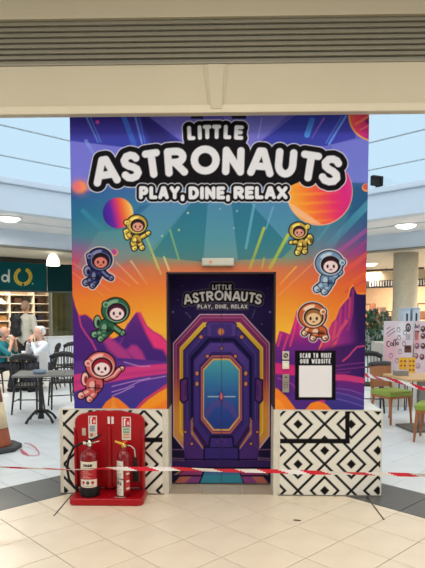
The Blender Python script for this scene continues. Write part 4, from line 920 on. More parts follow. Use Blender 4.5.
# ================================================================== BARRIER TAPE
M_TW = mat('tape_white', (238, 232, 230), .35); M_TR = mat('tape_red', (214, 24, 52), .35)
def tape(name, label, pts, wid, pitch, twist):
    """slack ribbon with slanted red and white stripes"""
    pts = [Vector(p) for p in pts]; L = [0]
    for a, b in zip(pts[:-1], pts[1:]): L.append(L[-1] + (b - a).length)
    n = int(L[-1] / .008); t_ = thing(name, label, 'barrier tape', (pts[0].x, pts[0].y, 0)); o0_ = Vector((pts[0].x, pts[0].y, 0))
    rows = 5; P = []
    for i in range(n + 1):
        s = L[-1] * i / n; k = max(j for j in range(len(L) - 1) if L[j] <= s + 1e-9); f = (s - L[k]) / (L[k + 1] - L[k])
        c = pts[k].lerp(pts[k + 1], f); d = (pts[k + 1] - pts[k]).normalized()
        a = twist(s / L[-1]); up_ = Vector((0, 0, 1)); sd = d.cross(up_).normalized()
        ax = up_ * math.cos(a) + sd * math.sin(a); nr = d.cross(ax).normalized()
        P.append([c - o0_ + ax * wid * (j / (rows - 1) - .5) + nr * .002 * math.sin(s * 9 + j * .8) for j in range(rows)])
    mb = {0: MB(), 1: MB()}
    vs = [p for r in P for p in r]
    me = bpy.data.meshes.new('ribbon'); fs = []; mi = []
    for i in range(n):
        for j in range(rows - 1):
            fs.append((i * rows + j, (i + 1) * rows + j, (i + 1) * rows + j + 1, i * rows + j + 1)); mi.append(int(((L[-1] * i / n + j / (rows - 1) * wid * 3.0) / pitch) % 1.0 < .5))
    me.from_pydata([tuple(v) for v in vs], [], fs); me.materials.append(M_TW); me.materials.append(M_TR); me.polygons.foreach_set('material_index', mi); me.update()
    o = bpy.data.objects.new('ribbon', me); COL.objects.link(o); o.parent = t_
    sol = o.modifiers.new('film', 'SOLIDIFY'); sol.thickness = .0006
    return t_
TY = SYF - .05
tp = [(-190, 507), (-150, 486), (-100, 470), (-40, 466.4), (0, 467.2), (30, 468.2), (66, 469.6), (90, 469.4), (106, 468.4), (120, 468.8), (160, 469), (175, 468.8), (195, 469.6), (220, 470.4), (245, 470.8), (275, 471.2), (300, 472.2), (330, 473.0), (360, 473.6), (400, 474.6), (425, 475.4), (480, 477), (540, 481), (590, 493), (630, 511)]
tw = lambda s: 1.1 - .9 * max(0, min(1, (s - .32) / .07)) + .8 * max(0, min(1, (s - .70) / .06)) + .35 * math.sin(s * 40)
tape('barrier_tape', 'red and white striped tape stretched low across the front of the hoarding', [at_y(a, b, TY) for a, b in tp], .034, .36, tw)

# ================================================================== TRAFFIC CONE
cpt = on_z(-4, 449.5)
cone = thing('traffic_cone', 'worn orange traffic cone with cream sleeve on a black rubber base', 'traffic cone', (cpt.x, cpt.y, 0))
M_OR = mat('worn_orange', (150, 72, 40), .6, vary=.15, scale=14)
bs = [(math.cos(math.radians(a + 22.5)) * .30, math.sin(math.radians(a + 22.5)) * .30) for a in range(0, 360, 45)]
MB().slab(bs, 0, .055).build('base', mat('cone_rubber', (58, 60, 62), .7, vary=.12), cone, bevel=.015)
def cr(z): return .175 - (z - .05) * .155
MB().lathe([(cr(.05) + .012, .052), (cr(.06), .075), (cr(.27), .27)], 28).build('body', M_OR, cone, True)
MB().lathe([(cr(.27) + .003, .27), (cr(.58) + .003, .58)], 28).build('reflective_sleeve', mat('cream_sleeve', (226, 206, 166), .5, vary=.08, scale=12), cone, True)
MB().lathe([(cr(.58), .58), (cr(.95), .95), (cr(.95) - .008, .965), (0, .965)], 28).build('cone_tip', M_OR, cone, True)
lp = [(a_ + 3.5, b_) for a_, b_ in [(21, 443), (26, 443.5), (31, 446.5), (35, 451), (35.5, 454.5), (31, 455.5), (25, 455), (20, 452.5), (17.5, 449.5)]]
lp3 = [on_z(a, b, .012) for a, b in lp]
t2 = thing('tape_scrap', 'loop of pink tape fallen on the pale floor beside the traffic cone', 'tape', (lp3[0].x, lp3[0].y, 0))
MB().tube([p - Vector((lp3[0].x, lp3[0].y, 0)) for p in lp3], [.008, .006, .006, .007, .006, .006, .008, .022, .012], 6, flat=.5).build('loop', mat('pink_tape', (214, 96, 118), .4), t2, True)
d_ = on_z(297, 520.6)
db = thing('debris', 'tiny dark scrap lying on the beige floor tiles', 'debris', (d_.x, d_.y, 0), -.25)
MB().slab([(-.03, -.009), (-.01, -.012), (.026, -.008), (.034, .003), (.01, .010), (-.026, .008)], .0, .007).build('scrap', mat('dark_scrap', (96, 82, 64), .7), db, bevel=.003)

# ================================================================== CAFE SEATING, LEFT
M_BW = mat('black_wood', (34, 32, 32), .45, vary=.08)
M_TOP = mat('grey_table_top', (128, 124, 118), .4, vary=.08, wood=True)
M_IRON = mat('cast_iron', (28, 28, 29), .5)
def spindle_chair(label):
    t = thing('spindle_chair', label, 'chair', group='black spindle-back cafe chairs')
    MB().slab([(-.20, -.20), (.20, -.20), (.22, 0.0), (.20, .20), (-.19, .20)], .43, .465).build('seat', M_BW, t, bevel=.012)
    for sx in (-1, 1):
        MB().tube([(sx * .17, .16, .43), (sx * .20, .21, 0)], [.018, .014], 8).build('leg', M_BW, t, True)
        MB().tube([(sx * .17, -.18, .46), (sx * .185, -.21, .3), (sx * .20, -.28, 0)], [.019, .018, .014], 8).build('leg', M_BW, t, True)
        MB().tube([(sx * .17, -.18, .46), (sx * .19, -.22, .7), (sx * .195, -.28, .93)], [.018, .017, .015], 8).build('back_post', M_BW, t, True)
        MB().tube([(sx * .187, .185, .2), (sx * .19, -.22, .2)], .010, 6).build('stretcher', M_BW, t, True)
    MB().tube([(-.21, -.27, .88), (-.12, -.29, .93), (0, -.30, .945), (.12, -.29, .93), (.21, -.27, .88)], [.026, .034, .036, .034, .026], 8, flat=1.3).build('top_rail', M_BW, t, True)
    MB().tube([(-.18, -.225, .70), (0, -.245, .71), (.18, -.225, .70)], .013, 6).build('cross_rail', M_BW, t, True)
    for k in range(6):
        x = -.13 + k * .052; MB().tube([(x, -.185, .46), (x, -.24, .7), (x, -.285, .92)], .0075, 6).build('spindle', M_BW, t, True)
    MB().tube([(-.19, -.01, .2), (.19, -.01, .2)], .009, 6).build('stretcher', M_BW, t, True)
    return t
def px_pt(px, D): p = at_y(px, 311, D); return (p.x, p.y, 0)
CH = spindle_chair('black spindle-back chair with its back to the nearest grey table')
CH.location = px_pt(27, 9.0); CH.rotation_euler = (0, 0, .08)
copy_thing(CH, px_pt(60, 9.5), math.radians(24), 'wide-backed black spindle chair beyond the white menu card, nearest the hoarding')
copy_thing(CH, px_pt(67, 12.4), math.radians(40), 'black chair in front of the low white counter')
copy_thing(CH, px_pt(86, 11.2), math.radians(70), 'black chair half hidden by the left edge of the hoarding')
copy_thing(CH, px_pt(-3, 11.3), math.radians(-96), 'black chair under the seated person in teal')
copy_thing(CH, px_pt(44, 11.7), math.radians(96), 'black chair under the white-haired seated person')
def cafe_table(label, loc, rz, sx=.7, sy=.7):
    t = thing('cafe_table', label, 'table', loc, rz, 'grey-topped cafe tables')
    MB().box((0, 0, .73), (sx, sy, .03)).build('table_top', M_TOP, t, bevel=.006)
    MB().lathe([(.05, .06), (.034, .14), (.03, .3), (.036, .45), (.03, .6), (.05, .70), (.09, .716), (0, .716)], 16).build('pedestal', M_IRON, t, True)
    for k in range(4):
        a = math.radians(45 + 90 * k); c, s = math.cos(a), math.sin(a)
        MB().tube([(c * .02, s * .02, .17), (c * .12, s * .12, .16), (c * .22, s * .22, .09), (c * .27, s * .27, .022)], [.022, .02, .017, .022], 8).build('foot', M_IRON, t, True)
    return t
T1 = cafe_table('nearest grey cafe table holding the blue ashtray and white menu card', px_pt(39, 8.15), .20)
T2 = cafe_table('grey cafe table pushed against the edge of the printed hoarding', (T1.location.x + .72 * math.cos(.2), T1.location.y + .72 * math.sin(.2), 0), .20)
T3 = cafe_table('far grey cafe table between the two seated people', px_pt(21, 11.5), .05, .8, .7)
# on the tables
p = at_y(40, 370, 8.05)
t = thing('ashtray', 'flat blue-grey dish standing on the nearest grey table', 'dish', (p.x, 8.03, .746))
MB().lathe([(0, 0.001), (.07, 0.001), (.092, .012), (.096, .055), (.088, .055), (.08, .02), (0, .016)], 20).build('bowl', mat('blue_grey_dish', (132, 150, 170), .35), t, True)
p = at_y(43.5, 355, 8.3)
t = thing('menu_card', 'white folded menu card standing upright on the nearest grey table', 'menu', (p.x, 8.3, .746), .1)
MB().box((0, 0.022, .15), (.12, .004, .30), (math.radians(-8), 0, 0)).build('card_face', mat('menu_white', (236, 234, 232), .5), t)
MB().box((0, -.022, .15), (.12, .004, .30), (math.radians(8), 0, 0)).build('card_face', mat('menu_white', (236, 234, 232), .5), t)
MB().prism([(-.015, .25), (.012, .24), (.004, .272)], -.008 - .004, -.008).build('menu_mark', mat('menu_mark', (150, 70, 50), .5), t)
p = at_y(24.5, 349, 11.45)
t = thing('coffee_cup', 'white coffee cup on the far table between the seated people', 'cup', (p.x, 11.4, .746))
MB().lathe([(0, .001), (.035, .001), (.042, .03), (.046, .085), (.042, .085), (.036, .02), (0, .012)], 16).build('bowl', mat('china_white', (236, 234, 230), .3), t, True)
MB().tube([(.044, 0, .07), (.07, 0, .06), (.068, 0, .035), (.042, 0, .025)], .006, 6).build('handle', mat('china_white', (236, 234, 230), .3), t, True)
t = thing('saucer', 'white saucer under crockery on the far cafe table', 'saucer', (p.x - .16, 11.42, .746)); MB().lathe([(0, .001), (.04, .001), (.075, .012), (.072, .015), (.03, .006), (0, .006)], 18).build('dish', mat('china_white', (236, 234, 230), .3), t, True)

# ================================================================== PEOPLE
def blob(name, caps, balls, m, voxel=.016, smooth=6, parent=None):
    """limbs and masses fused into one continuous skin"""
    b = MB()
    for a in caps: b.capsule(*a)
    for c, r in balls: b.ball(c, r, 16, 12)
    o = bpy.data.objects.new(name, b.mesh(name, m)); COL.objects.link(o)
    r_ = o.modifiers.new('fuse', 'REMESH'); r_.mode = 'VOXEL'; r_.voxel_size = voxel
    s_ = o.modifiers.new('soften', 'SMOOTH'); s_.iterations = smooth; s_.factor = .5
    dg = bpy.context.evaluated_depsgraph_get(); me = bpy.data.meshes.new_from_object(o.evaluated_get(dg))
    o.modifiers.clear(); o.data = me; me.name = name
    if not me.materials: me.materials.append(m)
    me.polygons.foreach_set('use_smooth', [True] * len(me.polygons))
    if parent: o.parent = parent
    return o
def hand(caps, w, dirv, curl, r=.011, side=1):
    """palm and five fingers from the wrist w, pointing along dirv and bending towards curl"""
    w = Vector(w); d = Vector(dirv).normalized(); c = Vector(curl).normalized(); s = d.cross(c).normalized() * side
    pe = w + d * .085
    caps.append((w, w + d * .05, .026, .034)); caps.append((pe - s * .024 - d * .02, pe + s * .024 - d * .02, .02, .02))
    for k, (off, ln) in enumerate(((-.030, .066), (-.010, .078), (.010, .074), (.030, .058))):
        a = pe + s * off; b_ = a + d * ln * .5 + c * ln * .25; e = b_ + d * ln * .15 + c * ln * .45
        caps.append((a, b_, r, r * .95)); caps.append((b_, e, r * .95, r * .8))
    a = w + d * .03 - s * .03; b_ = a - s * .03 + d * .03 + c * .02; caps.append((a, b_, r * 1.2, r)); caps.append((b_, b_ + d * .025 + c * .02, r, r * .85))
def seated(label, loc, rz, skin, shirt, trousers, hairc, bald, cup=False):
    """faces +x, elbows near the table, both hands raised to the mouth"""
    caps = []; balls = []
    J = lambda x, y, z: Vector((x, y, z))
    for s in (-1, 1):
        caps += [(J(0, s * .09, .52), J(.35, s * .11, .53), .085, .062), (J(.35, s * .11, .53), J(.24, s * .12, .10), .058, .038), (J(.23, s * .12, .05), J(.38, s * .14, .035), .036, .032)]
        caps += [(J(.05, s * .17, .95), J(.26, s * .21, .80), .052, .042), (J(.26, s * .21, .80), J(.30, s * .08, 1.04), .040, .028)]
        hand(caps, J(.30, s * .08, 1.04), J(-.15, -s * .35, .9), J(-.6, -s * .5, .1), side=-s)
    caps += [(J(0, 0, .50), J(.02, 0, .74), .135, .13), (J(.02, 0, .74), J(.05, 0, .93), .14, .12), (J(.05, -.14, .96), J(.05, .14, .96), .065, .065), (J(.06, 0, .98), J(.10, 0, 1.12), .052, .05)]
    hz_ = 1.215
    balls += [(J(.105, 0, hz_ + .02), (.098, .078, .105)), (J(.13, 0, hz_ - .05), (.075, .062, .075)), (J(.205, 0, hz_ - .005), (.02, .014, .022)), (J(.10, .078, hz_), (.018, .012, .03)), (J(.10, -.078, hz_), (.018, .012, .03)), (J(.19, 0, hz_ - .06), (.014, .028, .012))]
    b = blob('person', caps, balls, skin, .013, 4); b.location = loc; b.rotation_euler = (0, 0, rz); tag(b, label, 'person')
    eye = mat('eye_dark', (40, 30, 28), .3)
    for s in (-1, 1): MB().ball((.188, s * .03, hz_ + .018), (.010, .012, .009), 8, 6).build('eye', eye, b, True)
    if bald: hb_ = [(J(.085, 0, hz_ + .02), (.094, .086, .06)), (J(.06, 0, hz_ + .0), (.075, .084, .075))]
    else: hb_ = [(J(.065, 0, hz_ + .075), (.10, .085, .062)), (J(.022, 0, hz_ + .015), (.062, .084, .08)), (J(.12, 0, hz_ + .115), (.06, .06, .022))]
    blob('hair', [], hb_, hairc, .012, 4, b)
    sc = [(J(0, 0, .52), J(.02, 0, .74), .148, .146), (J(.02, 0, .74), J(.05, 0, .93), .152, .132), (J(.05, -.15, .965), J(.05, .15, .965), .075, .075)]
    for s in (-1, 1): sc += [(J(.05, s * .17, .95), J(.265, s * .215, .79), .066, .056)] + ([(J(.265, s * .215, .79), J(.295, s * .11, .99), .054, .044)] if not bald else [])
    blob('shirt', sc, [], shirt, .016, 4, b)
    tc = []
    for s in (-1, 1): tc += [(J(0, s * .09, .52), J(.35, s * .11, .53), .10, .076), (J(.35, s * .11, .53), J(.245, s * .12, .12), .072, .058)]
    blob('trousers', tc + [(J(-.02, 0, .50), J(.02, 0, .56), .145, .14)], [], trousers, .018, 4, b)
    sh = [(J(.22, s * .12, .045), J(.40, s * .14, .035), .045, .04) for s in (-1, 1)]
    for s in sh: blob('shoe', [s], [], M_BLK, .014, 3, b)
    return b
SKIN = mat('skin', (214, 158, 132), .5, vary=.05); SKIN2 = mat('skin_pale', (222, 170, 148), .5, vary=.05)
pl = px_pt(-1.5, 11.35); pr = px_pt(43.5, 11.55)
seated('seated person in teal shirt drinking at the far cafe table', (pl[0], pl[1], 0), math.radians(2), SKIN, mat('teal_cotton', (26, 120, 130), .8), mat('dark_trousers', (38, 38, 46), .8), mat('grey_hair', (170, 160, 150), .8), True)
seated('white-haired seated person in white shirt with hands raised to mouth', (pr[0], pr[1], 0), math.radians(222), SKIN2, mat('white_cotton', (226, 230, 238), .8), mat('navy_trousers', (46, 48, 60), .8), mat('white_hair', (232, 230, 226), .8), False)
p = Vector((pl[0] + .235, pl[1], 1.135))
t = thing('drinking_cup', 'white cup held to the mouth of the person in teal', 'cup', (p.x - .0, p.y - .005, p.z - .04))
MB().lathe([(0, 0), (.03, 0), (.038, .075), (.034, .075), (.028, .006), (0, .006)], 14).build('bowl', mat('china_white', (236, 234, 230), .3), t, True)
# standing person seen from behind, looking at the shop shelves
J = lambda x, y, z: Vector((x, y, z))
caps = []; H = 1.0
for s in (-1, 1):
    caps += [(J(s * .09, 0, .92), J(s * .10, .02, .50), .088, .06), (J(s * .10, .02, .50), J(s * .11, -.01, .09), .056, .04), (J(s * .11, -.02, .045), J(s * .13, .13, .035), .04, .034)]
    caps += [(J(s * .19, 0, 1.42), J(s * .25, -.02, 1.14), .052, .042), (J(s * .25, -.02, 1.14), J(s * .22, .16, .98), .04, .03)]
    hand(caps, J(s * .22, .16, .98), J(-s * .1, .7, -.1), J(-s * .6, .2, -.5), side=s)
caps += [(J(0, 0, .92), J(0, 0, 1.15), .135, .13), (J(0, 0, 1.15), J(0, 0, 1.38), .14, .13), (J(-.15, 0, 1.43), J(.15, 0, 1.43), .062, .062), (J(0, .01, 1.44), J(0, .03, 1.60), .055, .052)]
hc_ = 1.70
balls = [(J(0, .03, hc_), (.078, .098, .11)), (J(0, .06, hc_ - .06), (.06, .072, .07)), (J(0, .135, hc_ - .02), (.014, .02, .022)), (J(.078, .03, hc_ - .01), (.012, .018, .03)), (J(-.078, .03, hc_ - .01), (.012, .018, .03))]
sp = blob('person', caps, balls, SKIN, .014, 4); sp.scale = (1.08, 1.05, 1.05); sl = px_pt(25, 12.9); sp.location = sl; sp.rotation_euler = (0, 0, math.radians(-14))
tag(sp, 'standing person in pale grey jacket seen from behind at the shop shelves', 'person')
blob('hair', [], [(J(0, .02, hc_ + .02), (.085, .10, .10)), (J(0, -.03, hc_ - .03), (.078, .06, .08))], mat('cropped_grey_hair', (150, 120, 100), .8), .012, 4, sp)
jc = [(J(0, 0, .98), J(0, 0, 1.15), .172, .162), (J(0, 0, 1.15), J(0, 0, 1.38), .168, .15), (J(-.17, 0, 1.43), J(.17, 0, 1.43), .078, .078)]
for s in (-1, 1): jc += [(J(s * .19, 0, 1.42), J(s * .26, -.02, 1.14), .074, .064), (J(s * .26, -.02, 1.14), J(s * .225, .14, .985), .06, .05)]
blob('jacket', jc, [], mat('pale_grey_jacket', (196, 192, 178), .8), .016, 4, sp)
tc = []
for s in (-1, 1): tc += [(J(s * .09, 0, .92), J(s * .10, .02, .50), .105, .085), (J(s * .10, .02, .50), J(s * .11, -.01, .09), .08, .07)]
blob('trousers', tc + [(J(-.04, 0, .93), J(.04, 0, .93), .14, .14)], [], mat('black_trousers', (26, 26, 30), .8), .018, 4, sp)
for s in (-1, 1): blob('shoe', [(J(s * .11, -.03, .045), J(s * .13, .15, .038), .05, .042)], [], M_BLK, .014, 3, sp)
bp = blob('backpack', [(J(-.08, 0, .02), J(.08, 0, .02), .075, .075), (J(-.07, 0, .30), J(.07, 0, .30), .07, .07), (J(0, 0, .05), J(0, 0, .34), .12, .10)], [(J(0, -.05, .12), (.11, .07, .10))], mat('black_nylon', (22, 22, 26), .6), .014, 4)
bp.location = (sl[0] - .15, sl[1] - .215, 1.13); bp.rotation_euler = (0, 0, math.radians(-14)); tag(bp, 'black backpack slung on one shoulder of the standing person', 'backpack')
bp.scale = (1.05, .85, 1.12)
MB().tube([(.05, .10, .38), (.07, .16, .42), (.08, .26, .40)], .012, 6, flat=2).build('strap', mat('black_nylon', (22, 22, 26), .6), bp, True)

# ================================================================== SHOP ON THE LEFT
def hit_v(px, py, v): d = ray(px, py); k = v / ((d.y - d.x) * S2); return Vector((0, 0, CAM_H)) + d * k
def hit_u(px, py, u): d = ray(px, py); k = u / ((d.y + d.x) * S2); return Vector((0, 0, CAM_H)) + d * k
def U(p): return (p.x + p.y) * S2
def V(p): return (p.y - p.x) * S2
SV = 14.5
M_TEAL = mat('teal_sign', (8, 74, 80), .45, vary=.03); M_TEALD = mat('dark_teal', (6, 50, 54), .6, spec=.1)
u_c = U(hit_v(47, 275, SV))
zt_, zb_ = hit_v(20, 262.4, SV).z, hit_v(20, 290.4, SV).z
u_0 = u_c - 4.2
ox, oy = uv(u_0, SV)
sg = thing('shop_sign', 'teal shop fascia sign with a pale letter and yellow laurel wreath', 'shop sign', (ox, oy, zb_), math.pi / 4)
Ls = u_c - u_0; Hs = zt_ - zb_
MB().box((Ls / 2, .06, Hs / 2), (Ls, .11, Hs)).build('sign_board', M_TEAL, sg)
def sign_art(X, Z):
    wx = ox + X.ravel() * S2; wy = oy + X.ravel() * S2
    c = np.tensordot(_RI, np.stack([wx, wy, Z.ravel() + zb_ - CAM_H]), axes=1); px = CX + F_PX * c[0] / -c[2]; py = CY - F_PX * c[1] / -c[2]
    p = Paint(px, py, (8, 78, 84), aa=.45)
    W = (206, 216, 212)
    p.strokes([arc(5.0, 278.2, 2.9, 3.1, 0, 360, 24), [(8.9, 270.2), (8.9, 281.6)]], .95, W)
    Yl = (226, 196, 70)
    for s in (-1, 1):
        for k in range(10):
            a = math.radians(90 - s * (14 + k * 15.2)); cx_, cy_ = 23.0 + 7.6 * math.cos(a), 276.6 + 7.6 * math.sin(a)
            for q in (-1, 1): p.ell(cx_ + q * .95 * math.cos(a), cy_ + q * .95 * math.sin(a), 1.4, .7, Yl, rot=a + math.pi / 2 - s * q * .6 + (math.pi if s > 0 else 0) * 0)
        p.stroke([(23 + 7.4 * math.cos(math.radians(90 - s * t_)), 276.4 + 7.4 * math.sin(math.radians(90 - s * t_))) for t_ in range(6, 152, 8)], .3, (190, 160, 60))
    p.ell(32.6, 283.6, .7, .7, (190, 214, 214))
    return p.linear()
sf = grid_print('sign_print', np.linspace(0.5, Ls - .01, 420), np.linspace(.01, Hs - .01, 100), -.002, sign_art, print_mat('fascia_print', .6, .08), sg)
MB().box((Ls / 2, .04, -.02), (Ls, .14, .04)).build('lower_rail', mat('shop_rail', (70, 84, 82), .5), sg)
MB().box((Ls / 2, .06, Hs + .06), (Ls, .16, .12)).build('upper_shadow_gap', M_DARKGAP, sg)  # solid dark box standing in for the shade above the sign
ox2, oy2 = uv(u_c + .012, SV + .01)
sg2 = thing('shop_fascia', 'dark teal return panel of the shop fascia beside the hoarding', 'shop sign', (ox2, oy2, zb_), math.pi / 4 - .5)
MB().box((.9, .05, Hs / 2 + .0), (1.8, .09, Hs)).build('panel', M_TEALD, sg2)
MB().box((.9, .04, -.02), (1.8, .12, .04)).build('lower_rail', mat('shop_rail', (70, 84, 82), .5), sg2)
# display window in the return
dw = thing('display_window', 'shop display window with grey frame and olive curtain behind', 'window', (ox2, oy2, 0), math.pi / 4 - .5)
hw_ = zb_ - .04
M_GF = mat('grey_frame', (122, 124, 118), .5)
for x in (.06, .86): MB().box((x, .05, hw_ / 2), (.07, .08, hw_)).build('frame_post', M_GF, dw)
MB().box((1.0, .05, .2), (1.9, .08, .4)).build('stall_riser', M_GF, dw)
MB().box((.46, .05, (hw_ + .4) / 2), (.72, .012, hw_ - .4)).build('pane', glass_mat('shop_glass', (190, 196, 186), .08), dw)
MB().box((1.3, .05, (hw_ + .4) / 2), (.80, .012, hw_ - .4)).build('pane', glass_mat('shop_glass', (190, 196, 186), .08), dw)
cw = MB(); n = 36
pts = [(.12 + 1.5 * i / n, .45 + .03 * math.sin(i * 1.7)) for i in range(n + 1)]
cw.add([(x, y, .41) for x, y in pts] + [(x, y, hw_) for x, y in pts], [(i, i + 1, n + 2 + i, n + 1 + i) for i in range(n)])
cw.build('curtain', mat('olive_curtain', (186, 170, 84), .9, vary=.25, scale=4), dw, True)
# shop interior
bk = ubox(-1, -2, 21.4, 18.2, 18.3, 0, 3.1).build('wall_shop', mat('shop_wall', (206, 190, 168), .7)); tag(bk, 'pale back wall inside the left shop', 'wall', kind='structure')
M_SHELF = mat('pale_shelf', (222, 210, 190), .5)
su0, su1 = U(hit_v(-16, 310, 17.4)), U(hit_v(52, 310, 17.4))
sox, soy = uv(su0, 17.4)
shelf = thing('shelving_unit', 'pale wall shelving full of dark goods inside the shop', 'shelves', (sox, soy, 0), math.pi / 4)
SLn = su1 - su0; levels = [.45, .78, 1.08, 1.34, 1.62, 1.9, 2.18]
MB().box((SLn / 2, .42, 1.25), (SLn, .03, 2.5)).build('back_panel', mat('shelf_back', (176, 150, 124), .6), shelf)
for z in levels: MB().box((SLn / 2, .2, z), (SLn, .4, .03)).build('shelf_board', M_SHELF, shelf)
for x in (0, SLn * .36, SLn * .72, SLn): MB().box((x, .2, 1.25), (.035, .42, 2.5)).build('upright', M_SHELF, shelf)
GC = [mat('goods_' + n, c, .6) for n, c in (('black', (30, 28, 30)), ('brown', (70, 44, 32)), ('navy', (34, 38, 60)), ('tan', (156, 108, 62)), ('white', (214, 206, 196)), ('amber', (186, 128, 40)))]
def good(kind, loc, m):
    """a pair of trainers' silhouette, a folded stack, or a boxed pair"""
    b = MB()
    if kind == 0: b.prism([(-.115, 0), (.115, 0), (.12, .045), (.05, .08), (-.01, .15), (-.09, .16), (-.115, .1)], -.05, .05)
    elif kind == 1:
        for k in range(3): b.box((0, 0, .03 + .055 * k), (.22 - .012 * k, .22, .05))
    else: b.box((0, 0, .075), (.22, .2, .15)); b.box((0, 0, .15), (.23, .21, .03))
    return b
proto = {}
for li, z in enumerate(levels[1:-1]):
    x = .12
    while x < SLn - .2:
        k = random.choice((0, 0, 1, 1, 2)); m = random.choice(GC[:3] + GC[:4] + GC)
        key = (k, m.name)
        if key not in proto: proto[key] = good(k, None, m).mesh(('shoe', 'folded_clothes', 'shoe_box')[k], m)
        nm = ('shoe', 'folded_clothes', 'shoe_box')[k]
        if all(abs(x - q) > .14 for q in (0, SLn * .36, SLn * .72, SLn)):
            o = bpy.data.objects.new(nm, proto[key]); COL.objects.link(o)
            wx, wy = sox + (x - .17) * S2, soy + (x + .17) * S2
            o.location = (wx, wy, z + .016); o.rotation_euler = (0, 0, math.pi / 4)
            cn = m.name.split('_')[1]; lv = ('lowest', 'second', 'third', 'fourth', 'highest')[li]
            tag(o, '%s %s on the %s stocked shop shelf, number %s from its left end' % (cn, {0: 'shoe', 1: 'folded stack', 2: 'box'}[k], lv, ('one two three four five six seven eight nine ten eleven twelve thirteen fourteen fifteen'.split())[min(14, int((x - .12) / .255 + .5))]), {0: 'shoe', 1: 'clothes', 2: 'box'}[k], 'goods on the shop shelves')
        x += .255
# low white counter wall beyond the chairs
a = hit_v(48, 338, 12.6); b = hit_v(96, 338, 12.6)
lc = thing('low_counter', 'low white counter screen behind the black chairs', 'counter', (*uv(U(a), 12.6), 0), math.pi / 4)
LL = U(b) - U(a); LH = a.z
MB().box((LL / 2, .1, LH / 2), (LL, .2, LH)).build('screen', M_WHITEP, lc, bevel=.01)
MB().box((LL / 2, .1, LH + .015), (LL + .04, .26, .03)).build('capping', M_WHITEP, lc, bevel=.008)
# pendant lamp and recessed downlights
M_GLOW = mat('lamp_glow', (255, 246, 226), .4, emit=2.2)
M_DOWN = mat('downlight_glow', (255, 250, 240), .4, emit=5.0)
p = hit_v(53, 258, 12.75)
zc = 3.09; zbm = hit_v(53, 265.6, 12.75).z
pl_ = thing('pendant_lamp', 'glowing white conical pendant lamp under the left gallery ceiling', 'lamp', (p.x, p.y, zbm))
hh = zc - zbm
MB().lathe([(.165, 0), (.15, hh * .45), (.10, hh * .82), (.045, hh * .93), (.04, hh * .9), (.09, hh * .8), (.14, hh * .45), (.155, 0)], 24).build('shade', M_GLOW, pl_, True)
MB().lathe([(.035, hh * .9), (.035, hh), (0, hh)], 12).build('ceiling_rose', mat('rose_white', (220, 216, 208), .5), pl_, True)
MB().ball((0, 0, hh * .4), .05, 12, 8).build('bulb', M_DOWN, pl_, True)
def downlight(px, py, z, label, r=.22, nm='downlight'):
    q = on_z(px, py, z); t = thing(nm, label, 'ceiling light', (q.x, q.y, z - .03), group='recessed lights in the soffits')
    MB().lathe([(r, .03), (r + .03, .03), (r + .03, .012), (r, .006), (r - .02, .012)], 24).build('trim_ring', mat('ring_white', (232, 230, 224), .4), t, True)
    MB().lathe([(0, -.06), (r * .4, -.052), (r * .75, -.03), (r - .015, .01), (r - .015, .024), (0, .024)], 24).build('lens', M_DOWN, t, True)
downlight(9, 217.5, 3.475, 'bright round downlight in the left atrium soffit', .22)
downlight(406, 224.5, 3.475, 'bright round downlight in the right atrium soffit', .22)
downlight(370, 263.4, 3.09, 'round downlight in the right gallery ceiling beside the hoarding', .22)

# ================================================================== RIGHT SIDE
# black floodlight on the right ledge
q = hit_u(377.5, 187.5, 9.97)
sk = thing('floodlight', 'square black floodlight tilted on the right atrium ledge', 'floodlight', (q.x, q.y, 4.08), -math.pi / 4)
hq = hit_u(377, 184, 9.97).z - 4.08
MB().box((0, 0, .03), (.06, .05, .06)).build('bracket', M_BLK, sk)
MB().box((0, -.03, max(.12, hq)), (.24, .09, .19), (math.radians(24), math.radians(16), 0)).build('head', M_BLK, sk, bevel=.01)
MB().box((0, -.078, max(.12, hq) - .02), (.20, .01, .15), (math.radians(24), math.radians(16), 0)).build('lens', mat('flood_lens', (30, 32, 36), .2), sk)
# column
q = at_y(405, 300, 14.0)
cr_ = (at_y(417, 300, 14).x - at_y(393, 300, 14).x) / 2
cl = thing('column', 'plain cream column rising behind the coffee stall', 'column', (q.x, q.y, 0))
MB().lathe([(cr_ + .03, 0), (cr_ + .03, .12), (cr_, .14), (cr_, 3.086), (0, 3.086)], 32).build('shaft', mat('column_paint', (204, 196, 174), .6), cl, True)
# ceiling track
a, b = on_z(352, 271.4, 3.02), on_z(424, 268.2, 3.02)
tk = thing('ceiling_track', 'thin dark lighting track under the right gallery ceiling', 'track', (a.x, a.y, 3.02)); dv = b - a
MB().tube([(0, 0, 0), dv], .035, 6).build('rail', mat('track_dark', (70, 62, 54), .5), tk)
for f in (.1, .5, .9): MB().tube([dv * f, dv * f + Vector((0, 0, .07))], .012, 6).build('hanger', mat('track_dark', (70, 62, 54), .5), tk)
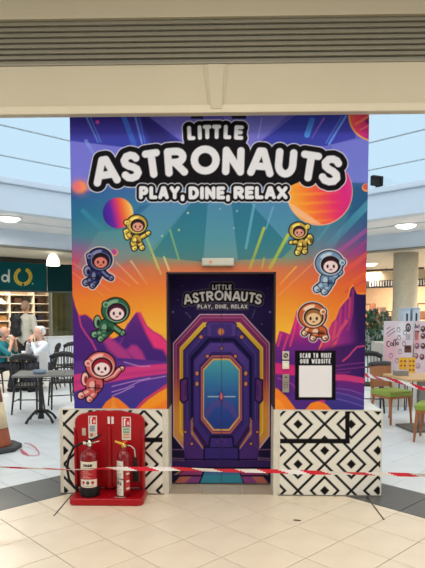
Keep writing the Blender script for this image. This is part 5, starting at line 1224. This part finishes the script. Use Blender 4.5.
# far shop front
FU = 18.6
bw = ubox(1, -2, 21.4, 21.4, 21.5, 0, 3.1).build('wall_far', mat('warm_shop_wall', (236, 206, 176), .7)); tag(bw, 'warm lit back wall of the far right shop', 'wall', kind='structure')
a = hit_u(362, 283, FU); b = hit_u(440, 283, FU)
zlo, zhi = hit_u(395, 287.4, FU).z, 3.08
fs_ = thing('shop_fascia', 'cream far shop fascia with small pale lettering', 'shop sign', (a.x, a.y, zlo), -math.pi / 4)
FL = (b - a).length
MB().box((FL / 2, .06, (zhi - zlo) / 2), (FL, .1, zhi - zlo)).build('fascia_board', mat('far_fascia', (188, 176, 152), .6), fs_)
MB().box((FL / 2, .0, .14), (FL, .03, .27)).build('letter_panel', mat('letter_panel', (66, 64, 70), .6), fs_)
def far_letters(txt, px0, px1):
    x0 = (hit_u(px0, 283, FU) - a).length; x1 = (hit_u(px1, 283, FU) - a).length
    for k, ch in enumerate(txt):
        w = (x1 - x0) / len(txt); b_ = MB()
        for l in letter(ch, x0 + k * w + .02, x0 + (k + 1) * w - .02, -.25, -.04, .02):
            b_.tube([(x, -.03, -y) for x, y in l], .022, 6)
        b_.build('letter', mat('sign_letter', (236, 236, 238), .4), fs_)
far_letters('CHARACTER', 369.6, 393.4); far_letters('ILS', 417.6, 425.5)
# dim goods in front of the far wall
for k, (px, w, h, c) in enumerate([(367, .55, 1.95, (120, 78, 60)), (379, .34, 1.8, (110, 90, 84)), (390, .4, 1.66, (96, 88, 90)), (426, .9, 1.95, (112, 80, 66))]):
    q = hit_u(px, 311, 19.8); t = thing('display_stand', ('low brown display stand in the far shop next to the hoarding', 'thin grey display rail in the far shop left of the column', 'squat grey display stand touching the left of the column', 'brown display stand in the far shop right of the column')[k], 'display stand', (q.x, q.y, 0), -math.pi / 4)
    m = mat('display_%d' % k, c, .7)
    for s in (-1, 1): MB().box((s * w * .47, 0, h / 2), (.05, .4, h)).build('side', m, t)
    for i in range(4): MB().box((0, 0, .25 + i * (h - .27) / 3), (w, .4, .05)).build('shelf', m, t)
    for i in range(3): MB().box((0, .02, .25 + i * (h - .27) / 3 + .16), (w * .8, .25, .26)).build('stock', mat('stock_%d' % ((i + k) % 3), ((90, 50, 44), (60, 58, 62), (150, 110, 80))[(i + k) % 3], .7), t)
# planter trough with trailing ivy
IV = 11.6
q0, q1 = at_y(360, 318, IV), at_y(386, 318, IV)
tr = thing('ivy_planter', 'white trough of trailing green ivy between hoarding and coffee stall', 'plant', ((q0.x + q1.x) / 2, IV, 0))
tw_ = q1.x - q0.x
MB().box((0, .1, .55), (tw_, .24, 1.1)).build('stand', mat('planter_white', (220, 226, 228), .5), tr)
MB().box((0, .1, 1.18), (tw_ + .06, .3, .16)).build('trough', mat('planter_white', (220, 226, 228), .5), tr, bevel=.01)
M_LEAF = [mat('ivy_leaf_a', (58, 98, 58), .5, vary=.2), mat('ivy_leaf_b', (36, 74, 50), .5, vary=.2)]
rnd = random.Random(3)
for k in range(2):
    fb = MB()
    for i in range(150):
        x = rnd.uniform(-tw_ / 2 - .03, tw_ / 2 + .05); side_b = rnd.random()
        z = 1.66 - abs(rnd.gauss(0, .22)) if side_b < .75 else rnd.uniform(.75, 1.3)
        if x > 0 and side_b < .6: z = rnd.uniform(.85, 1.62)
        y = rnd.uniform(-.16, .2) if z > 1.25 else rnd.uniform(-.17, -.06)
        s = rnd.uniform(.035, .06); M3 = Euler((rnd.uniform(.5, 2.4), rnd.uniform(-.7, .7), rnd.uniform(0, 6.28))).to_matrix()
        lf_ = [(0, -s, 0), (s * .8, -s * .35, .01), (s * .55, s * .3, 0), (0, s * 1.1, -.01), (-s * .55, s * .3, 0), (-s * .8, -s * .35, .01), (0, 0, .012)]
        fb.add([M3 @ Vector(v_) + Vector((x, y, z)) for v_ in lf_], [(6, i_, (i_ + 1) % 6) for i_ in range(6)])
    o = bpy.data.objects.new('foliage', fb.mesh('foliage', M_LEAF[k], fix=False)); COL.objects.link(o); o.parent = tr; o['kind'] = 'stuff'
for i in range(7):
    x = -tw_ / 2 + tw_ * (i + .5) / 7
    MB().tube([(x, .05, 1.24), (x + .02, -.02, 1.42), (x - .02, -.08, 1.35), (x + .01, -.13, 1.1), (x, -.14, .85)], .006, 5).build('stem', mat('ivy_stem', (74, 70, 46), .7), tr, True)
# coffee stall with printed boards
KY = 9.6
k0, k1 = at_y(384, 322, KY), at_y(409.4, 322, KY); k2 = at_y(440, 322, KY)
kz1, kz0 = at_y(395, 321, KY).z, at_y(395, 374, KY).z
ks = thing('coffee_stall', 'coffee stall counter with pink and white illustrated menu boards', 'stall', (k0.x, KY, 0), 0)
MB().box(((k2.x - k0.x) / 2, .42, .55), (k2.x - k0.x, .8, 1.1)).build('counter', mat('stall_body', (196, 188, 178), .5), ks)
def board(nm, x0, x1, fn):
    MB().box(((x0 + x1) / 2, .0, (kz0 + kz1) / 2), (x1 - x0, .03, kz1 - kz0)).build(nm, mat('board_core', (226, 220, 222), .5), ks)
    def pf(X, Z):
        px, py = to_px(X.ravel() + k0.x, KY - .017, Z.ravel()); p = Paint(px, py, (228, 214, 218), aa=.4); fn(p); return p.linear()
    grid_print('board_print', np.linspace(x0, x1, 110), np.linspace(kz0, kz1, 200), -.017, pf, print_mat('sign_print', .4, .4), ks)
K, BR_ = (52, 34, 40), (110, 56, 44)
def board_a(p):
    p.c[:] = (226, 208, 214); p.ell(390, 350, 8, 14, (236, 170, 182), .6, soft=6); p.ell(402, 330, 6, 8, (240, 236, 238), .8, soft=4)
    p.strokes([arc(388.6, 344, 1.8, 2.6, -60, -300, 10), arc(391.6, 344.2, 1.2, 1.4, 0, 360, 10), [(393.6, 346), (393.8, 340.4), (394.8, 339.6)], [(395.4, 345.8), (395.8, 340), (396.8, 339.2)], arc(397.6, 343.6, .9, 1.2, 20, 330, 8)], .45, K)
    for a_ in ([(386.6, 334), (389, 331.6), (391, 330), (394, 328.4)], [(388, 336.4), (391, 334), (395, 331)], [(387, 329), (390, 327)]): p.stroke(a_, .4, (150, 90, 104))
    for cx_, cy_ in ((399, 338), (404, 344), (400, 352), (405, 333), (391, 356), (397, 361), (403, 361), (398.5, 330)):
        p.strokes([arc(cx_, cy_, 1.6, 2.0, 0, 360, 10), [(cx_ - 1.2, cy_ - 2.6), (cx_ + 1.2, cy_ - 2.6)]], .3, (140, 120, 132))
    p.ell(408.2, 327.6, 2.6, 4.2, (30, 26, 30)); p.ell(408.2, 327.6, 1.5, 2.4, (226, 214, 216)); p.ell(408.2, 328, .8, 1.6, (30, 26, 30))
    for k in range(3): p.stroke([(406, 335 + k * 2), (410, 335 + k * 2)], .35, (90, 80, 90))
    p.rect(404.4, 345.4, 411.4, 352.6, (104, 60, 48)); p.rect(405.4, 346.4, 410.4, 349, (70, 36, 34))
def board_b(p):
    p.c[:] = (222, 198, 204); p.ell(416, 342, 4, 8, (236, 150, 150), .6, soft=4)
    p.strokes([[(413.6, 328), (413.6, 324)], [(413.6, 326), (415.4, 326)], [(415.4, 328), (415.4, 324)], arc(417, 326.8, .8, 1.0, 0, 360, 8), [(419, 328), (419, 324.6)]], .4, K)
    p.poly([(414, 332), (419, 332), (418, 340), (415, 340)], (198, 110, 104)); p.rect(413.4, 330.6, 419.6, 332, (120, 60, 60))
    for cx_, cy_, c in ((423, 329, (70, 40, 40)), (423, 336, (96, 50, 44)), (417, 346, (120, 84, 110)), (423, 346, (84, 40, 36)), (416, 356, (150, 96, 110)), (422, 357, (110, 50, 50)), (418, 366, (180, 140, 150)), (431, 340, (110, 60, 60))):
        p.ell(cx_, cy_, 2.4, 3.0, c); p.ell(cx_ - .4, cy_ - .8, 1.2, 1.0, (236, 206, 206), .8)
board('menu_board', 0, k1.x + .06 - k0.x, board_a); board('menu_board', k1.x + .09 - k0.x, k2.x - k0.x, board_b)
# clear boxes standing on the stall
for k, (px0, px1, py) in enumerate(((400.5, 408.5, 308.5), (409.4, 418, 307.8))):
    a, b = at_y(px0, py, KY + .35), at_y(px1, py, KY + .35); zb2 = 1.101; zt2 = a.z
    t = thing('storage_box', ('clear plastic box on the coffee stall, left of two in front of the column', 'clear plastic box on the coffee stall, right of two in front of the column')[k], 'box', ((a.x + b.x) / 2, KY + .35, zb2))
    w = b.x - a.x - .02; hgt = zt2 - zb2; gm = mat('clear_plastic', (196, 210, 222), .2, spec=.6)
    MB().box((0, 0, hgt / 2), (w, .3, hgt)).build('bin', gm, t, bevel=.012); MB().box((0, 0, hgt - .01), (w + .015, .32, .03)).build('lid', mat('lid_plastic', (176, 192, 208), .3), t, bevel=.006)
    MB().box((0, -.152, hgt * .72), (.03, .01, .16)).build('clip', mat('clip_dark', (44, 48, 54), .4), t)
# ---- table and chairs on the right
M_OAK = mat('warm_wood', (166, 100, 48), .4, vary=.12, wood=True, scale=5); M_LT = mat('light_table_wood', (206, 164, 112), .4, vary=.08, wood=True)
M_LIME = mat('lime_upholstery', (140, 160, 60), .6, vary=.06); M_GREYM = mat('grey_metal', (128, 126, 122), .4, metal=.5)
tb = thing('pedestal_table', 'square light wood table with grey pedestal beside the lime chairs', 'table', (*px_pt(423, 7.85)[:2], 0), math.radians(10))
MB().box((0, 0, .735), (.80, .74, .03)).build('table_top', M_LT, tb, bevel=.006)
MB().box((0, 0, .38), (.09, .09, .68)).build('pedestal', M_GREYM, tb, bevel=.01); MB().box((0, 0, .015), (.5, .5, .03)).build('base_plate', mat('base_plate', (90, 88, 84), .5), tb, bevel=.005)
def lime_chair(label):
    t = thing('upholstered_chair', label, 'chair', group='lime seated wooden chairs')
    MB().slab(rrect(-.22, -.22, .22, .22, .04, 4), .41, .485).build('seat_pad', M_LIME, t, bevel=.02, seg=3)
    MB().box((0, 0, .395), (.41, .41, .04)).build('seat_frame', M_OAK, t)
    for sx in (-1, 1):
        MB().tube([(sx * .18, .18, .40), (sx * .19, .20, .2), (sx * .195, .215, 0)], [.026, .02, .014], 8).build('leg', M_OAK, t, True)
        MB().tube([(sx * .18, -.18, .40), (sx * .185, -.21, .2), (sx * .19, -.25, 0)], [.024, .02, .014], 8).build('leg', M_OAK, t, True)
        MB().tube([(sx * .18, -.19, .40), (sx * .18, -.22, .6), (sx * .18, -.265, .84)], [.022, .02, .018], 8).build('back_post', M_OAK, t, True)
    bk_ = MB(); N = 8
    for i in range(N + 1):
        x = -.205 + .41 * i / N; yb = -.03 * (1 - (x / .205) ** 2)
        bk_.v += [(x, -.222 + yb, .50), (x, -.202 + yb, .50), (x, -.262 + yb, .83), (x, -.242 + yb, .83)]
    for i in range(N):
        a = i * 4; c = a + 4; bk_.f += [(a, c, c + 2, a + 2), (a + 1, a + 3, c + 3, c + 1), (a, a + 1, c + 1, c), (a + 2, c + 2, c + 3, a + 3)]
    bk_.f += [(0, 2, 3, 1), (N * 4, N * 4 + 1, N * 4 + 3, N * 4 + 2)]
    bk_.build('back_panel', M_OAK, t)
    MB().tube([(-.20, -.255, .845), (-.1, -.282, .85), (0, -.292, .852), (.1, -.282, .85), (.20, -.255, .845)], [.03, .034, .035, .034, .03], 8, flat=1.2).build('top_roll', mat('dark_upholstery', (58, 56, 58), .6), t, True)
    return t
LC = lime_chair('lime seated wooden chair with dark rolled top between hoarding and table')
LC.location = px_pt(393, 8.35); LC.rotation_euler = (0, 0, math.radians(180 + 26))
copy_thing(LC, px_pt(438, 7.1), math.radians(60), 'lime seated wooden chair cut off by the right edge of the photo')
DC = copy_thing(CH, px_pt(372, 9.25), math.radians(172), 'dark wooden chair standing behind the lime chair beside the hoarding'); 
p = at_y(401, 374, 7.9)
t = thing('napkin_box', 'flat silver box lying on the light wood table', 'box', (p.x, 7.92, .751), .05)
MB().box((0, 0, .032), (.19, .12, .064)).build('tin', mat('silver_tin', (150, 148, 146), .35, metal=.5), t, bevel=.006); MB().box((0, 0, .068), (.194, .124, .01)).build('lid', mat('tin_lid', (180, 178, 176), .35, metal=.4), t)
for k, (px0, px1, lb) in enumerate(((398.8, 407, 'left'), (407.4, 415.4, 'right'))):
    y_ = 9.25; a, b = at_y(px0, 373, y_), at_y(px1, 357.4, y_)
    t = thing('yellow_board', 'yellow spotted display card below the coffee menu boards, %s of the pair' % lb, 'display card', ((a.x + b.x) / 2, y_, .0), (-.12, .12)[k])
    w, z0_, z1_ = b.x - a.x, a.z, b.z
    MB().box((0, 0, (z0_ + z1_) / 2), (w, .02, z1_ - z0_)).build('card', mat('yellow_card', (234, 176, 34), .5), t)
    for i in range(6): MB().lathe([(.018, 0), (.018, .003)], 10, ((i % 2 - .5) * w * .45, -.011, z0_ + (z1_ - z0_) * (.2 + .28 * (i // 2))), (0, -1, 0)).build('spot', mat('spot_red', (178, 70, 40), .5), t)
    for s in (-1, 1): MB().tube([(s * w * .35, .02, z0_ + .02), (s * w * .4, .06, 0)], .01, 6).build('leg', M_BW, t)
ft = [(350, 373.6, 8.6), (366, 375, 7.9), (378, 378, 7.5), (394, 380.5, 7.3), (408, 384, 7.15), (418, 387.4, 7.05), (427, 389, 7.0), (450, 391, 6.9)]
tape('barrier_tape', 'red and white striped tape sagging past the lime chair and wood table', [at_y(a, b, y) for a, b, y in ft], .05, .34, lambda s: .25 + .3 * math.sin(s * 14))
